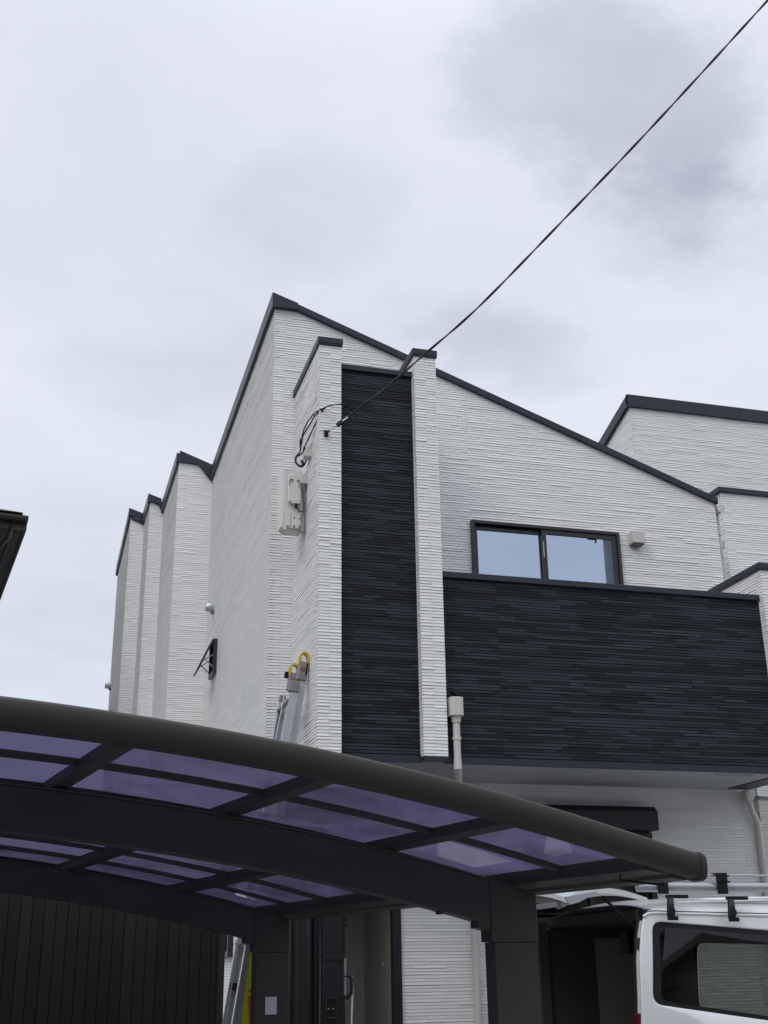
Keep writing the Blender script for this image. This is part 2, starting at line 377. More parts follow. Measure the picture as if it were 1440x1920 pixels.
# thicker boxed end at the high corner
fs.hexa([(X0-.045, YG-.06, zr(X0)-.158), (X0+.235, YG-.06, zr(X0)-.158), (X0+.235, YG-.003, zr(X0)-.158), (X0-.045, YG-.003, zr(X0)-.158), (X0-.045, YG-.06, zr(X0)+.012), (X0+.235, YG-.06, zr(X0+.235)+.004), (X0+.235, YG-.003, zr(X0+.235)+.004), (X0-.045, YG-.003, zr(X0)+.012)])
for X, ya, yb, za, zb, xn in ((X0, YG, Y1, 8.383, 8.285, None), (X1, Y1, Y2, 8.49, 8.56, X0), (X2, Y2, Y3, 8.69, 8.76, X1), (X3, Y3, Y4, 8.84, 8.87, X2)):
    fs.hexa([(X-.045, ya-.003, za-.15), (X-.003, ya-.003, za-.15), (X-.003, yb-.003, zb-.15), (X-.045, yb-.003, zb-.15), (X-.045, ya-.003, za+.02), (X-.003, ya-.003, za+.02), (X-.003, yb-.003, zb+.02), (X-.045, yb-.003, zb+.02)])
    if xn:
        zz = za; W = xn-X
        a = W*.55
        fs.hexa([(X-.045, ya-.045, zz-.115), (X+a, ya-.045, zz-.13), (X+a, ya-.004, zz-.13), (X-.045, ya-.004, zz-.115), (X-.045, ya-.045, zz+.02), (X+a, ya-.045, zz+slope*a+.01), (X+a, ya-.004, zz+slope*a+.01), (X-.045, ya-.004, zz+.02)])
        fs.hexa([(X+a, ya-.045, zz-.13), (xn-.046, ya-.045, zz+slope*W-.17), (xn-.046, ya-.004, zz+slope*W-.17), (X+a, ya-.004, zz-.13), (X+a, ya-.045, zz+slope*a+.01), (xn-.046, ya-.045, zz+slope*W+.03), (xn-.046, ya-.004, zz+slope*W+.03), (X+a, ya-.004, zz+slope*a+.01)])
fs.build('fascia', 'trim', roof)
# eave gutter at the low side
gt = MB()
prof = [(0, .0), (.02, -.07), (.07, -.085), (.11, -.05), (.12, .01), (.105, .01), (.095, -.04), (.065, -.07), (.03, -.055), (.015, .0)]
gt.prism([(XR+.02+x, YG+.0, 6.425+z) for x, z in prof], (0, 8, 0)); gt.build('gutter', 'beige', H)

# --- fins (columns) and charcoal panels
YF = 9.9; YC = 9.81; ZC = 7.20; ZB = 3.285
def fin(xa, xb, ztp, seed, lab):
    siding('wall', H, 'white', (xa, YC, 0), (1, 0, 0), (0, -1, 0), 0, xb-xa, ZB, ztp, seams=[(xb-xa)*.5], seed=seed, ends=(.006, .006), label=lab, thick=.02)
    yb = YG if True else YF
    siding('wall', H, 'white', (xa, yb, 0), (0, -1, 0), (-1, 0, 0), 0, yb-YC, ZB, ztp, seams=[yb-YC-.1], seed=seed+1, ends=(0, .006), thick=.02, calm=True)
    c = MB(); c.box(xa+.021, xb, YC+.021, YG-.061, ZB, ztp).box(xa+.022, xb-.001, YC+.021, YG-.06, ZB-.0, ztp-.001); 
    b = MB(); b.box(xa+.021, xb, YC+.021, YG-.003, ZB+.001, ztp-.001); b.build('wall_core', 'white_flat', H)
    k = MB(); k.box(xa-.022, xb+.02, YC-.025, YG-.004, ztp, ztp+.062); k.box(xa-.020, xb+.018, YC-.022, YG-.0045, ztp-.016, ztp); k.build('coping', 'trim', H, bevel=.004)
fin(2.196, 2.40, ZC, 41, 'tall white fin left of the charcoal panel')
fin(3.143, 3.355, ZC, 43, 'tall white fin right of the charcoal panel')
fin(6.72, 6.97, 5.26, 45, 'short white fin at the right end of the balcony')
siding('panel', H, 'navy', (2.401, YF, 0), (1, 0, 0), (0, -1, 0), 0, 3.142-2.401, 3.30, 6.985, seed=51, segmin=.1, segmax=.55, thick=.1, label='tall charcoal panel between the white fins', lip=.0045, var=.0035)
MB().box(2.402, 3.141, YF-.03, YF+.14, 6.985, 7.04).build('coping', 'trim', H, bevel=.004)
siding('balcony_wall', H, 'navy', (3.356, YF, 0), (1, 0, 0), (0, -1, 0), 0, 6.712-3.356, 3.30, 4.945, seams=[.56], seed=52, segmin=.1, segmax=.6, thick=.12, label='wide charcoal balcony wall', lip=.0045, var=.0035)
MB().box(3.357, 6.735, YF-.032, YF+.16, 4.945, 5.003).build('coping', 'trim', H, bevel=.004)
MB().box(3.136, 3.1425, YF-.022, YF-.002, 3.30, 6.98).build('corner_trim', 'white_flat', H)
MB().box(6.712, 6.7195, YF-.014, YF+.10, 3.3, 4.944).build('corner_trim', 'white_flat', H)
MB().box(2.402, 3.140, YF-.028, YF-.001, 3.236, 3.297).box(3.359, 6.739, YF-.028, YF-.001, 3.236, 3.297).box(2.18, 2.401, YC-.012, YF-.03, 3.236, 3.282).box(3.141, 3.358, YC-.006, YF-.03, 3.250, 3.282)\
    .box(6.74, 6.99, YC-.006, YG-.1, 3.236, 3.282).box(2.17, 2.19, YC-.012, YG-.004, 3.236, 3.282).build('base_flashing', 'trim', H)
sf = MB(); sf.box(2.19, 6.739, YF-.0005, YG-.004, 3.245, 3.275); sf.build('soffit', 'soffit', H)
j = MB()
for x in (3.0, 3.9, 4.81, 5.72, 6.6): MB().box(x, x+.004, YF+.01, YG-.01, 3.2435, 3.2449).build('soffit_joint', 'white_flat', H)
for x, wd in ((4.32, .4), (6.1, .4)):
    vj = MB(); vj.box(x, x+wd, 10.00, 10.06, 3.238, 3.2445)
    for q in range(14): vj.box(x+.01+q*wd/14, x+.01+q*wd/14+.012, 10.005, 10.055, 3.234, 3.238)
    vj.build('soffit_vent', 'soffit', H)
MB().box(3.36, 6.71, YF+.121, YG-.06, 3.55, 3.6).build('balcony_floor', 'concrete', H)

# --- upper window (two sashes)
def frame_rect(mb, x0, x1, z0, z1, w_, ya, yb):
    mb.box(x0, x0+w_, ya, yb, z0, z1); mb.box(x1-w_, x1, ya, yb, z0, z1); mb.box(x0+w_, x1-w_, ya, yb, z1-w_, z1); mb.box(x0+w_, x1-w_, ya, yb, z0, z0+w_)
wf = MB(); frame_rect(wf, 4.095, 5.808, 4.6, 5.975, .035, YG-.045, YG+.05)
win = wf.build('window', 'frame', H, bevel=.002); win['label'] = 'two sash sliding window above the balcony'
s1 = MB(); frame_rect(s1, 4.132, 4.955, 4.637, 5.93, .045, YG+.012, YG+.04); s1.build('sash', 'frame', win)
s2 = MB(); frame_rect(s2, 4.895, 5.772, 4.637, 5.94, .052, YG-.025, YG+.008); s2.build('sash', 'frame', win)
MB().box(4.178, 4.909, YG+.022, YG+.028, 4.683, 5.884).build('pane', 'pane', win)
MB().box(4.948, 5.719, YG-.012, YG-.006, 4.69, 5.887).build('pane', 'pane', win)
MB().box(4.134, 5.77, YG+.041, YG+.049, 4.636, 5.939).build('blind', 'dark', win)
MB().box(4.900, 4.912, YG-.037, YG-.026, 5.62, 5.80).build('latch', 'steel', win)
# square vent
sv = MB(); sv.box(5.925, 6.075, YG-.12, YG-.003, 5.845, 5.985); v0 = sv.build('vent_cover', 'beige', H, bevel=.008); v0['label'] = 'square beige vent cover beside the window'
MB().box(5.94, 6.06, YG-.10, YG-.02, 5.832, 5.844).build('grille', 'boxdark', v0)
# round hood vents on the side wall
def hood(x, y, z, r=.06, dpt=.115):
    mb = MB(); n = 14; rings = []
    for d, rs in ((.003, 1.0), (dpt*.45, 1.0), (dpt*.8, .9), (dpt, .55)):
        rings.append([Vector((x-d, y+r*rs*math.cos(2*math.pi*i/n), z+(r*rs*math.sin(2*math.pi*i/n) if math.sin(2*math.pi*i/n) > 0 else r*1.1*math.sin(2*math.pi*i/n)))) for i in range(n)])
    mb.loft(rings); o = mb.build('vent_hood', 'alu', H, smooth=True)
    MB().tube([(x-.02, y, z-r*1.02), (x-.02, y, z-r*1.5)], .03, 10).build('drip_spout', 'boxdark', o); return o
hood(X0, 15.08, 6.05)['label'] = 'round hood vent above the awning window'
hood(X3, 21.9, 6.46)['label'] = 'round hood vent on the farthest side wall'
# awning window, open
def awning(x, ya, yb, za, zb, out_, drop):
    f = MB()
    for a, b, c, d in ((ya, yb, za, za+.04), (ya, yb, zb-.04, zb), (ya, ya+.04, za+.04, zb-.04), (yb-.04, yb, za+.04, zb-.04)): f.box(x-.05, x+.03, a, b, c, d)
    o = f.build('window', 'frame', H); o['label'] = 'small awning window pushed open on the side wall'
    MB().box(x+.01, x+.018, ya+.04, yb-.04, za+.04, zb-.04).build('inner_sheet', 'dark', o)
    hp = Vector((x-.055, 0, zb-.005)); tip = Vector((x-out_, 0, zb-drop)); d = (tip-hp)
    s = MB(); n = Vector((-d.z, 0, d.x)).normalized()*.012
    def q(t, y, sgn): return hp+d*t+Vector((0, y, 0))+n*sgn
    def slab(t0, t1, y0, y1, m_=s): m_.hexa([q(t0, y0, -1), q(t1, y0, -1), q(t1, y1, -1), q(t0, y1, -1), q(t0, y0, 1), q(t1, y0, 1), q(t1, y1, 1), q(t0, y1, 1)])
    slab(0, .09, ya, yb); slab(.91, 1, ya, yb); slab(.09, .91, ya, ya+.045); slab(.09, .91, yb-.045, yb)
    s.build('sash', 'frame', o)
    p = MB(); n = n*.2; slab(.09, .91, ya+.045, yb-.045, p); p.build('pane', 'darkglass', o)
    for y in (ya+.03, yb-.03):
        st = MB(); m1 = hp+d*.62+Vector((0, y, 0)); st.bar((x-.05, y, za+.08), m1, .012, .012); st.bar((x-.05, y, zb-.2), hp+d*.75+Vector((0, y, 0)), .01, .01)
        st.build('stay', 'steel', o)
awning(X0, 14.60, 15.02, 5.06, 5.50, .235, .40)
awning(X3, 20.9, 21.4, 5.3, 5.80, .12, .5)
# low window in the side wall
f = MB()
for a, b, c, d in ((12.58, 13.22, 1.70, 1.75), (12.58, 13.22, 2.70, 2.76), (12.58, 12.63, 1.75, 2.70), (13.17, 13.22, 1.75, 2.70), (12.87, 12.92, 1.75, 2.70)): f.box(X0-.06, X0+.03, a, b, c, d)
lw = f.build('window', 'frame', H); lw['label'] = 'dark framed low window in the side wall'
MB().box(X0-.02, X0-.014, 12.63, 12.87, 1.75, 2.70).box(X0-.02, X0-.014, 12.92, 13.17, 1.75, 2.70).build('pane', 'pane', lw)

# --- electric meter box on the fin's side face (X = 2.196)
mb_ = MB(); mb_.prism([(1.9568, 10.38, 5.50), (1.9568, 10.38, 6.08), (1.9929, 10.36, 6.085), (2.1600, 10.36, 6.07), (2.1600, 10.36, 5.46), (1.9929, 10.36, 5.465)], (0, .15, 0))
box = mb_.build('meter_box', 'box', H, bevel=.008); box['label'] = 'ivory electric meter box below the cable bracket'
MB().box(2.0110, 2.1374, 10.325, 10.358, 5.74, 6.03).build('meter_cover', 'box', box, bevel=.012)
for bx_ in ((2.0291, 2.0561, 10.318, 10.326, 5.965, 5.975), (2.0923, 2.1194, 10.318, 10.326, 5.955, 5.965), (2.0200, 2.0245, 10.318, 10.326, 5.91, 5.965), (2.1148, 2.1194, 10.318, 10.326, 5.89, 5.94), (2.0427, 2.0471, 10.318, 10.326, 5.94, 5.965)): MB().box(*bx_).build('cover_slot', 'boxdark', box)
MB().box(2.0427, 2.1239, 10.30, 10.33, 5.715, 5.76).build('terminal_cover', 'beige', box, bevel=.006)
MB().box(2.0741, 2.1013, 10.295, 10.315, 5.67, 5.715).build('cable_gland', 'black', box)
bk = MB()
for i in range(2): bk.box(2.0470+i*.041, 2.0952+i*.041, 10.33, 10.358, 5.475, 5.645)
bk.box(1.9902, 2.0427, 10.34, 10.358, 5.48, 5.65); bk.build('breaker_cover', 'box', box, bevel=.004)
for bx_ in ((2.0625, 2.0814, 10.325, 10.331, 5.578, 5.586), (2.1148, 2.1338, 10.325, 10.331, 5.573, 5.581), (2.0660, 2.0787, 10.325, 10.331, 5.478, 5.505), (2.1185, 2.1310, 10.325, 10.331, 5.478, 5.505), (2.0020, 2.0264, 10.335, 10.341, 5.49, 5.50)): MB().box(*bx_).build('breaker_slot', 'boxdark', box)
MB().tube([(2.1636, 10.42, 5.46), (2.1636, 10.34, 5.46), (2.1636, 10.34, 5.63), (2.1636, 10.42, 5.63)], .006, 6).tube([(2.185, 10.35, 5.44), (2.185, 10.35, 5.64)], .006, 6).tube([(2.1058, 10.34, 5.452), (2.19, 10.34, 5.452)], .006, 6).build('wire_bracket', 'steel', box)
def cablebox(z, y=10.29):   # wedge shaped cable entry cap
    c = MB(); c.prism([(2.194, y, z), (2.194, y, z-.14), (2.125, y, z-.14), (2.125, y, z-.08), (2.18, y, z-.008)], (0, .1, 0)); return c
o = cablebox(6.07).build('cable_cap', 'beige', H, bevel=.004)
o = cablebox(6.285, 10.13).build('cable_cap', 'beige', H, bevel=.004)
MB().tube([(2.15, 10.33, 5.90), (2.155, 10.31, 5.75), (2.16, 10.30, 5.67), (2.145, 10.29, 5.63), (2.11, 10.29, 5.64), (2.085, 10.29, 5.69)], .0065, 8).build('meter_cable', 'rubber', H, smooth=True)

# --- balcony drain: spout, rain head, downpipe
sp = MB(); n = 16
sp.tube([(3.47, YF-.005, 3.876), (3.47, YF-.05, 3.874)], .026, 14); sp.build('overflow_spout', 'frame', H, smooth=True)
MB().tube([(3.47, YF-.0505, 3.874), (3.47, YF-.052, 3.874)], .017, 12).build('spout_hole', 'black', H)
rh = MB(); cx, cy = 3.452, 9.835
rh.loft([[(cx-.066, YF-.014, z), (cx-.066, cy-.01, z), (cx-.058, cy-.05, z), (cx-.03, cy-.064, z), (cx+.03, cy-.064, z), (cx+.058, cy-.05, z), (cx+.066, cy-.01, z), (cx+.066, YF-.014, z)] for z in (3.645, 3.81)])
rh.build('rain_head', 'beige', H, bevel=.004)
px = 3.455
dp = MB(); dp.tube([(px, cy, 3.66), (px, cy, 3.59)], [.046, .040], 16)
dp.tube([(px, cy, 3.64), (px, cy, 3.25), (px, cy, 3.20), (px+.02, cy+.05, 3.16), (3.66, 10.42, 2.98), (3.93, 10.90, 2.80), (3.955, 10.935, 2.77), (3.957, 10.945, 2.70), (3.957, 10.945, .02)], .032, 16)
dp.tube([(px, cy, 3.465), (px, cy, 3.435)], .0385, 16).tube([(px, cy, 3.27), (px, cy, 3.18)], .036, 16).tube([(3.957, 10.945, 1.74), (3.957, 10.945, 1.715)], .036, 16)
dp.build('downpipe', 'beige', H, smooth=True)['label'] = 'pale downpipe from the balcony rain head'
dq = MB(); dq.tube([(7.13, 11.1, 6.38), (7.13, 11.1, 6.10)], .028, 12).tube([(7.13, 11.12, 6.10), (7.13, 11.12, 3.3)], .036, 14).tube([(7.13, 11.12, 5.86), (7.13, 11.12, 5.83)], .042, 14)
dq.build('downpipe', 'beige', H, smooth=True)['label'] = 'pale downpipe at the right corner under the gutter'
dr = MB(); dr.loft([[(6.99+sx*w_, 10.93+sy*w_, z) for sx, sy in ((-1, -1), (1, -1), (1, 1), (-1, 1))] for w_, z in ((.05, 3.235), (.05, 3.18), (.032, 3.12))])
dr.tube([(6.995, 10.94, 3.14), (7.02, 10.94, 3.02), (7.08, 10.95, 2.9), (7.085, 10.95, .02)], .032, 14).tube([(7.085, 10.95, 2.55), (7.085, 10.95, 2.525)], .04, 14)
dr.build('downpipe', 'beige', H, smooth=True)['label'] = 'pale downpipe with a box head at the ground floor corner'
MB().tube([(7.12, 11.0, 6.0), (7.10, 10.99, 5.9)], .01, 6).build('pipe_bracket', 'steel', H)

# --- ground floor: shutter box and sliding window
sb = MB(); sb.prism([(4.46, YG-.004, 3.03), (4.46, YG-.19, 3.03), (4.46, YG-.245, 2.98), (4.46, YG-.245, 2.80), (4.46, YG-.004, 2.80)], (1.385, 0, 0))
shb = sb.build('shutter_box', 'door', H, bevel=.004); shb['label'] = 'black roller shutter box over the ground floor window'
f = MB(); frame_rect(f, 4.50, 5.86, .33, 2.797, .05, YG-.06, YG+.05); f.box(5.15, 5.20, YG-.03, YG+.03, .39, 2.74); gw = f.build('window', 'frame', H); gw['label'] = 'dark sliding window behind the van'
MB().box(4.552, 5.149, YG+.0, YG+.006, .381, 2.745).build('pane', 'darkglass', gw)
MB().box(5.201, 5.808, YG-.02, YG-.014, .381, 2.745).build('pane', 'darkglass', gw)
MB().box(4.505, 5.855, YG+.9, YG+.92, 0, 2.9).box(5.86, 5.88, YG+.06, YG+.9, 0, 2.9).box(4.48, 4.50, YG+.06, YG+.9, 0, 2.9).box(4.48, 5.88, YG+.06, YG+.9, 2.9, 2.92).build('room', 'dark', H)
MB().box(5.17, 5.85, YG+.30, YG+.33, 0, 2.88).build('curtain', 'brown', H)['label'] = 'brown curtain behind the sliding window'
f = MB(); frame_rect(f, 5.47, 5.80, 1.72, 2.06, .03, YG+.26, YG+.295); f.box(5.42, 5.469, YG+.27, YG+.295, 1.71, 2.10); f.build('inner_window_frame', 'black', H)  # black frame and jamb of a small window modelled inside the room
# pale sheet as the pane of that small inner window
MB().box(5.52, 5.70, YG+.27, YG+.28, 1.76, 2.03).build('inner_sheet', 'inner', H)

# --- entrance (X 1.97 .. 3.255)
en = MB(); en.box(X0+.004, 2.21, YG-.01, YG+.05, 0, 3.24).box(2.21, 3.255, YG, YG+.05, 2.35, 3.24).box(3.17, 3.252, YG-.03, YG+.049, 0, 2.349).box(2.44, 2.49, YG-.02, YG+.04, 0, 2.349)
n = 14
en.add([], []); ent = en.build('entrance', 'door', H); ent['label'] = 'black entrance surround left of the white wall'
cy_ = MB(); cy_.tube([(2.335, YG+.0, 0), (2.335, YG+.0, 2.35)], .095, 24); cy_.build('round_pillar', 'frame', H, smooth=True)
MB().box(2.21, 2.44, YG+.1, YG+.12, 0, 2.35).box(2.49, 3.26, YG+1.3, YG+1.32, 0, 2.6).box(3.256, 3.28, YG+.06, YG+1.3, 0, 2.6).box(2.46, 3.28, YG+.05, YG+1.3, 2.45, 2.5).build('entrance_hall', 'inner', H)['label'] = 'beige wall seen through the open door'
MB().box(3.16, 3.172, YG+.3, YG+.32, 1.60, 1.63).build('light_switch', 'paper', H)
# open door leaf
dl = MB(); dl.box(2.495, 2.705, YG-.10, YG-.055, 0.02, 1.69).box(2.495, 2.515, YG-.10, YG-.055, 1.69, 2.34).box(2.695, 2.705, YG-.10, YG-.055, 1.69, 2.34).box(2.515, 2.695, YG-.085, YG-.07, 1.69, 2.34)
leaf = dl.build('door', 'door', H); leaf['label'] = 'black entrance door standing open'
MB().box(2.51, 2.69, YG-.115, YG-.101, 1.655, 1.70).build('rail', 'frame', leaf)
MB().box(2.690, 2.712, YG-.125, YG-.101, 1.52, 1.665).box(2.690, 2.712, YG-.125, YG-.101, 1.36, 1.505).build('lock_plate', 'steel', leaf)
MB().tube([(2.715, YG-.11, 1.52), (2.745, YG-.15, 1.515), (2.752, YG-.15, 1.49), (2.75, YG-.15, 1.38), (2.715, YG-.11, 1.33)], .014, 8).build('handle', 'door', leaf, smooth=True)
MB().tube([(2.757, YG-.14, 1.52), (2.764, YG-.14, 1.40), (2.755, YG-.14, 1.2), (2.75, YG-.14, .9)], .008, 8).build('strap', 'paper', leaf, smooth=True)
ic = MB(); frame_rect(ic, 2.517, 2.628, 1.168, 1.348, .018, YG-.125, YG-.101); io = ic.build('keypad', 'frame', leaf, bevel=.003)
MB().box(2.536, 2.609, YG-.115, YG-.102, 1.187, 1.329).build('keypad_face', 'black', leaf)
for x_ in (2.546, 2.590): MB().box(x_, x_+.01, YG-.120, YG-.1155, 1.248, 1.256).build('keypad_lamp', 'paper', leaf)
for z_ in (1.98, 1.93): MB().box(2.712, 2.722, YG-.10, YG-.08, z_, z_+.02).build('hinge', 'black', leaf)

# ------------------------------------------------------------------ neighbour houses
NB = empty('house', (10, 13, 0), 'white ribbed neighbour house with a flat dark coping right of the downpipe', 'house')
siding('wall', NB, 'white', (7.67, 11.8, 0), (1, 0, 0), (0, -1, 0), 0, 5, 3.3, 6.95, seams=[.12, 2.2], seed=61, ends=(.006, 0), label='white upper front wall')
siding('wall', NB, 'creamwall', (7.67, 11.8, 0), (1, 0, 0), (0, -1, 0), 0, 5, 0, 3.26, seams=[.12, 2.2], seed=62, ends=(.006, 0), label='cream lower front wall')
siding('wall', NB, 'white', (7.67, 14.9, 0), (0, -1, 0), (-1, 0, 0), 0, 3.1, 3.3, 6.95, seams=[3.0], seed=63, ends=(0, .006))
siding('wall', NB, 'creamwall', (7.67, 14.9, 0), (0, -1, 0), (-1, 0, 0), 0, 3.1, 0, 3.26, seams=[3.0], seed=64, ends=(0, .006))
MB().box(7.72, 12.67, 11.86, 14.9, 0, 6.9).build('wall_core', 'white_flat', NB)
MB().box(7.63, 12.7, 11.76, 14.95, 6.95, 7.015).build('coping', 'trim', NB, bevel=.004)
NC = empty('house', (11, 18, 0), 'tall white house with a thick charcoal roof edge behind the flat coping neighbour', 'house')
siding('wall', NC, 'white', (8.33, 15, 0), (1, 0, 0), (0, -1, 0), 0, 5.5, 0, 9.73, seams=[.12], seed=71, ends=(.006, 0))
siding('wall', NC, 'white', (8.33, 20, 0), (0, -1, 0), (-1, 0, 0), 0, 5, 0, 10, top=[(0, 8.15), (5, 9.75)], seams=[4.88], seed=72, ends=(0, .006))
NCr = MB(); NCr.box(8.27, 13.9, 14.95, 15.0-.002, 9.70, 9.905)
NCr.hexa([(8.27, 14.951, 9.73), (13.9, 14.951, 9.73), (13.9, 20, 8.13), (8.27, 20, 8.13), (8.27, 14.951, 9.90), (13.9, 14.951, 9.90), (13.9, 20, 8.30), (8.27, 20, 8.30)])
NCr.build('roof', 'trim', NC)

# dark tiled house at the far left: only its eave corner shows
e0 = Vector((-.326, 9.865, 5.2)); kk = 1.75; esc = 1.3
C0 = Vector((0, 0, 1.6)); E0 = C0+(e0-C0)*kk
hd = R(-6.7); ya_ = Vector((math.sin(hd), math.cos(hd), 0)); xa_ = Vector((math.cos(hd), -math.sin(hd), 0))
DH = empty('house', (E0.x-3, E0.y+3, 0), 'dark house at the left edge, only its gutter and eave corner showing', 'house')
def D(x, y, z): return E0+(xa_*x+ya_*y+Vector((0, 0, z)))*esc
r_ = MB(); r_.hexa([D(-7, 0, -.02), D(0, 0, -.02), D(0, 8, -.02), D(-7, 8, -.02), D(-7, 0, .02), D(-.02, 0, .02), D(-.02, 8, .02), D(-7, 8, .02)])
r_.hexa([D(-7, -.08, .021), D(-.06, -.08, .021), D(-.06, 7.9, .021), D(-7, 7.9, .021), D(-6, 2, 1.0), D(-1.6, 2, .9), D(-1.6, 6, .9), D(-6, 6, 1.0)])
rr = r_.build('roof', 'eave', DH)
g_ = MB()
g_.prism([D(.0, .0, -.085), D(.0, -.09, -.08), D(.0, -.11, -.05), D(.0, -.11, -.02), D(.0, -.10, -.02), D(.0, -.095, -.045), D(.0, -.085, -.065), D(.0, 0, -.07)], xa_*-7*esc)
g_.build('gutter', 'eave', DH)
b_ = MB(); b_.hexa([D(-.03, 0, -.16), D(0, 0, -.16), D(0, 8, -.16), D(-.03, 8, -.16), D(-.03, 0, -.021), D(0, 0, -.021), D(0, 8, -.021), D(-.03, 8, -.021)])
b_.hexa([D(-7, 0, -.16), D(-.031, 0, -.16), D(-.031, .03, -.16), D(-7, .03, -.16), D(-7, 0, -.021), D(-.031, 0, -.021), D(-.031, .03, -.021), D(-7, .03, -.021)]); b_.build('bargeboard', 'eave', DH)
s_ = MB(); s_.hexa([D(-7, .031, -.14), D(-.031, .031, -.14), D(-.031, 8, -.14), D(-7, 8, -.14), D(-7, .031, -.125), D(-.031, .031, -.125), D(-.031, 8, -.125), D(-7, 8, -.125)]); s_.build('soffit', 'eavesoffit', DH)
p_ = MB(); p_.tube([D(-.16, .0-.05, -.12), D(-.18, .10, -.22), D(-.30, .5, -.32), D(-1.0, .62, -.36)], .035, 10); p_.build('drainpipe', 'eave', DH, smooth=True)
s2_ = MB(); s2_.hexa([D(-.16, .10, -.17), D(-.12, .10, -.17), D(-.12, 8, -.17), D(-.16, 8, -.17), D(-.16, .10, -.141), D(-.12, .10, -.141), D(-.12, 8, -.141), D(-.16, 8, -.141)]); s2_.build('soffit_batten', 'eave', DH)
w_ = MB(); w_.hexa([D(-7, .7, -E0.z/esc), D(-.75, .7, -E0.z/esc), D(-.75, 8, -E0.z/esc), D(-7, 8, -E0.z/esc), D(-7, .7, -.141), D(-.75, .7, -.141), D(-.75, 8, -.141), D(-7, 8, -.141)]); w_.build('wall', 'lowwall', DH)

# ------------------------------------------------------------------ carport (own axes a = away, b = to the right)
ah = R(-10.675733812661193); av = Vector((math.sin(ah), math.cos(ah), 0)); bv = Vector((math.cos(ah), -math.sin(ah), 0))
def Q(A, B, z): return av*A+bv*B+Vector((0, 0, z))
A0, A1, A2, A3 = 4.47, 5.6, 9.1, 9.60
BL, BR = -1.6, 3.70
CP = empty('carport', tuple(Q(5.6, 1, 0)), 'dark bronze carport with an arched smoked purple panel roof in front of the house', 'carport')
def zt(b): return 2.41-.034*b*b       # beam top
def zp(b): return 2.488-.034*b*b      # panel plane
def arch(mb, A, B0, B1, f_lo, f_hi, ta, n=40):
    rings = []
    for i in range(n+1):
        b = B0+(B1-B0)*i/n
        rings.append([Q(A, b, f_lo(b)), Q(A+ta, b, f_lo(b)), Q(A+ta, b, f_hi(b)), Q(A, b, f_hi(b))])
    return mb.loft(rings)
for A in (A1, A2):
    mb = MB(); arch(mb, A, BL, 3.405, lambda b: zt(b)-.198-.008*b, zt, .09); bm_ = mb.build('arch_beam', 'cport', CP, bevel=.005)
    tr = MB(); arch(tr, A-.006, BL, 3.69, lambda b: zt(b)+.0005, lambda b: zt(b)+.005, .104); tr.build('beam_cap', 'capline', CP)
    bk = MB(); zz = zt(3.1)-.23; bk.obox(Q(A+.04, 3.12, zz), av*.02, bv*.012, (0, 0, .012)); bk.build('beam_bolt', 'cport', CP)
    for b0, b1 in ((3.405, 3.69), (BL-.25, BL-.002)):
        ps = MB(); s0 = 0
        zlo = 1.705
        ps.hexa([Q(A-.004, b0, zlo), Q(A-.004, b1, zlo), Q(A+.112, b1, zlo), Q(A+.112, b0, zlo), Q(A-.004, b0, zt(b0)-.001), Q(A-.004, b1, zt(b1)-.001), Q(A+.112, b1, zt(b1)-.001), Q(A+.112, b0, zt(b0)-.001)])
        hd_ = ps.build('post_head', 'cport', CP, bevel=.004)
        ps = MB(); ps.hexa([Q(A+.002, b0+.018, 0), Q(A+.002, b1-.006, 0), Q(A+.106, b1-.006, 0), Q(A+.106, b0+.018, 0), Q(A+.002, b0+.018, zlo-.001), Q(A+.002, b1-.006, zlo-.001), Q(A+.106, b1-.006, zlo-.001), Q(A+.106, b0+.018, zlo-.001)])
        ps.build('post', 'cport', CP, bevel=.004)
# haunch under beam next to post
for A in (A1, A2):
    hb = MB(); hb.hexa([Q(A+.003, 3.33, 1.775), Q(A+.003, 3.404, 1.76), Q(A+.085, 3.404, 1.76), Q(A+.085, 3.33, 1.775), Q(A+.003, 3.33, 1.84), Q(A+.003, 3.404, 1.84), Q(A+.085, 3.404, 1.84), Q(A+.085, 3.33, 1.84)]); hb.build('beam_bracket', 'cport', CP)
# purlins along a (rectangular), following the arch
purl = [.31, 1.14, 1.98, 2.85, -.52, -1.35]
for b in purl:
    mb = MB(); dzb = -.067*b; w2 = .036
    mb.hexa([Q(A0+.031, b-w2, zt(b-w2)+.026), Q(A0+.031, b+w2, zt(b+w2)+.026), Q(A3, b+w2, zt(b+w2)+.007), Q(A3, b-w2, zt(b-w2)+.007),
             Q(A0+.03, b-w2, zp(b-w2)-.004), Q(A0+.03, b+w2, zp(b+w2)-.004), Q(A3, b+w2, zp(b+w2)-.004), Q(A3, b-w2, zp(b-w2)-.004)])
    mb.build('purlin', 'cport', CP, bevel=.003)
# thin panel bars across
nb = [5.16, 5.93, 6.65, 7.38, 8.10, 8.81]
for A in nb:
    mb = MB(); arch(mb, A-.022, BL+.2, 3.555, lambda b: zp(b)-.030, lambda b: zp(b)-.004, .044); mb.build('panel_bar', 'cport', CP)
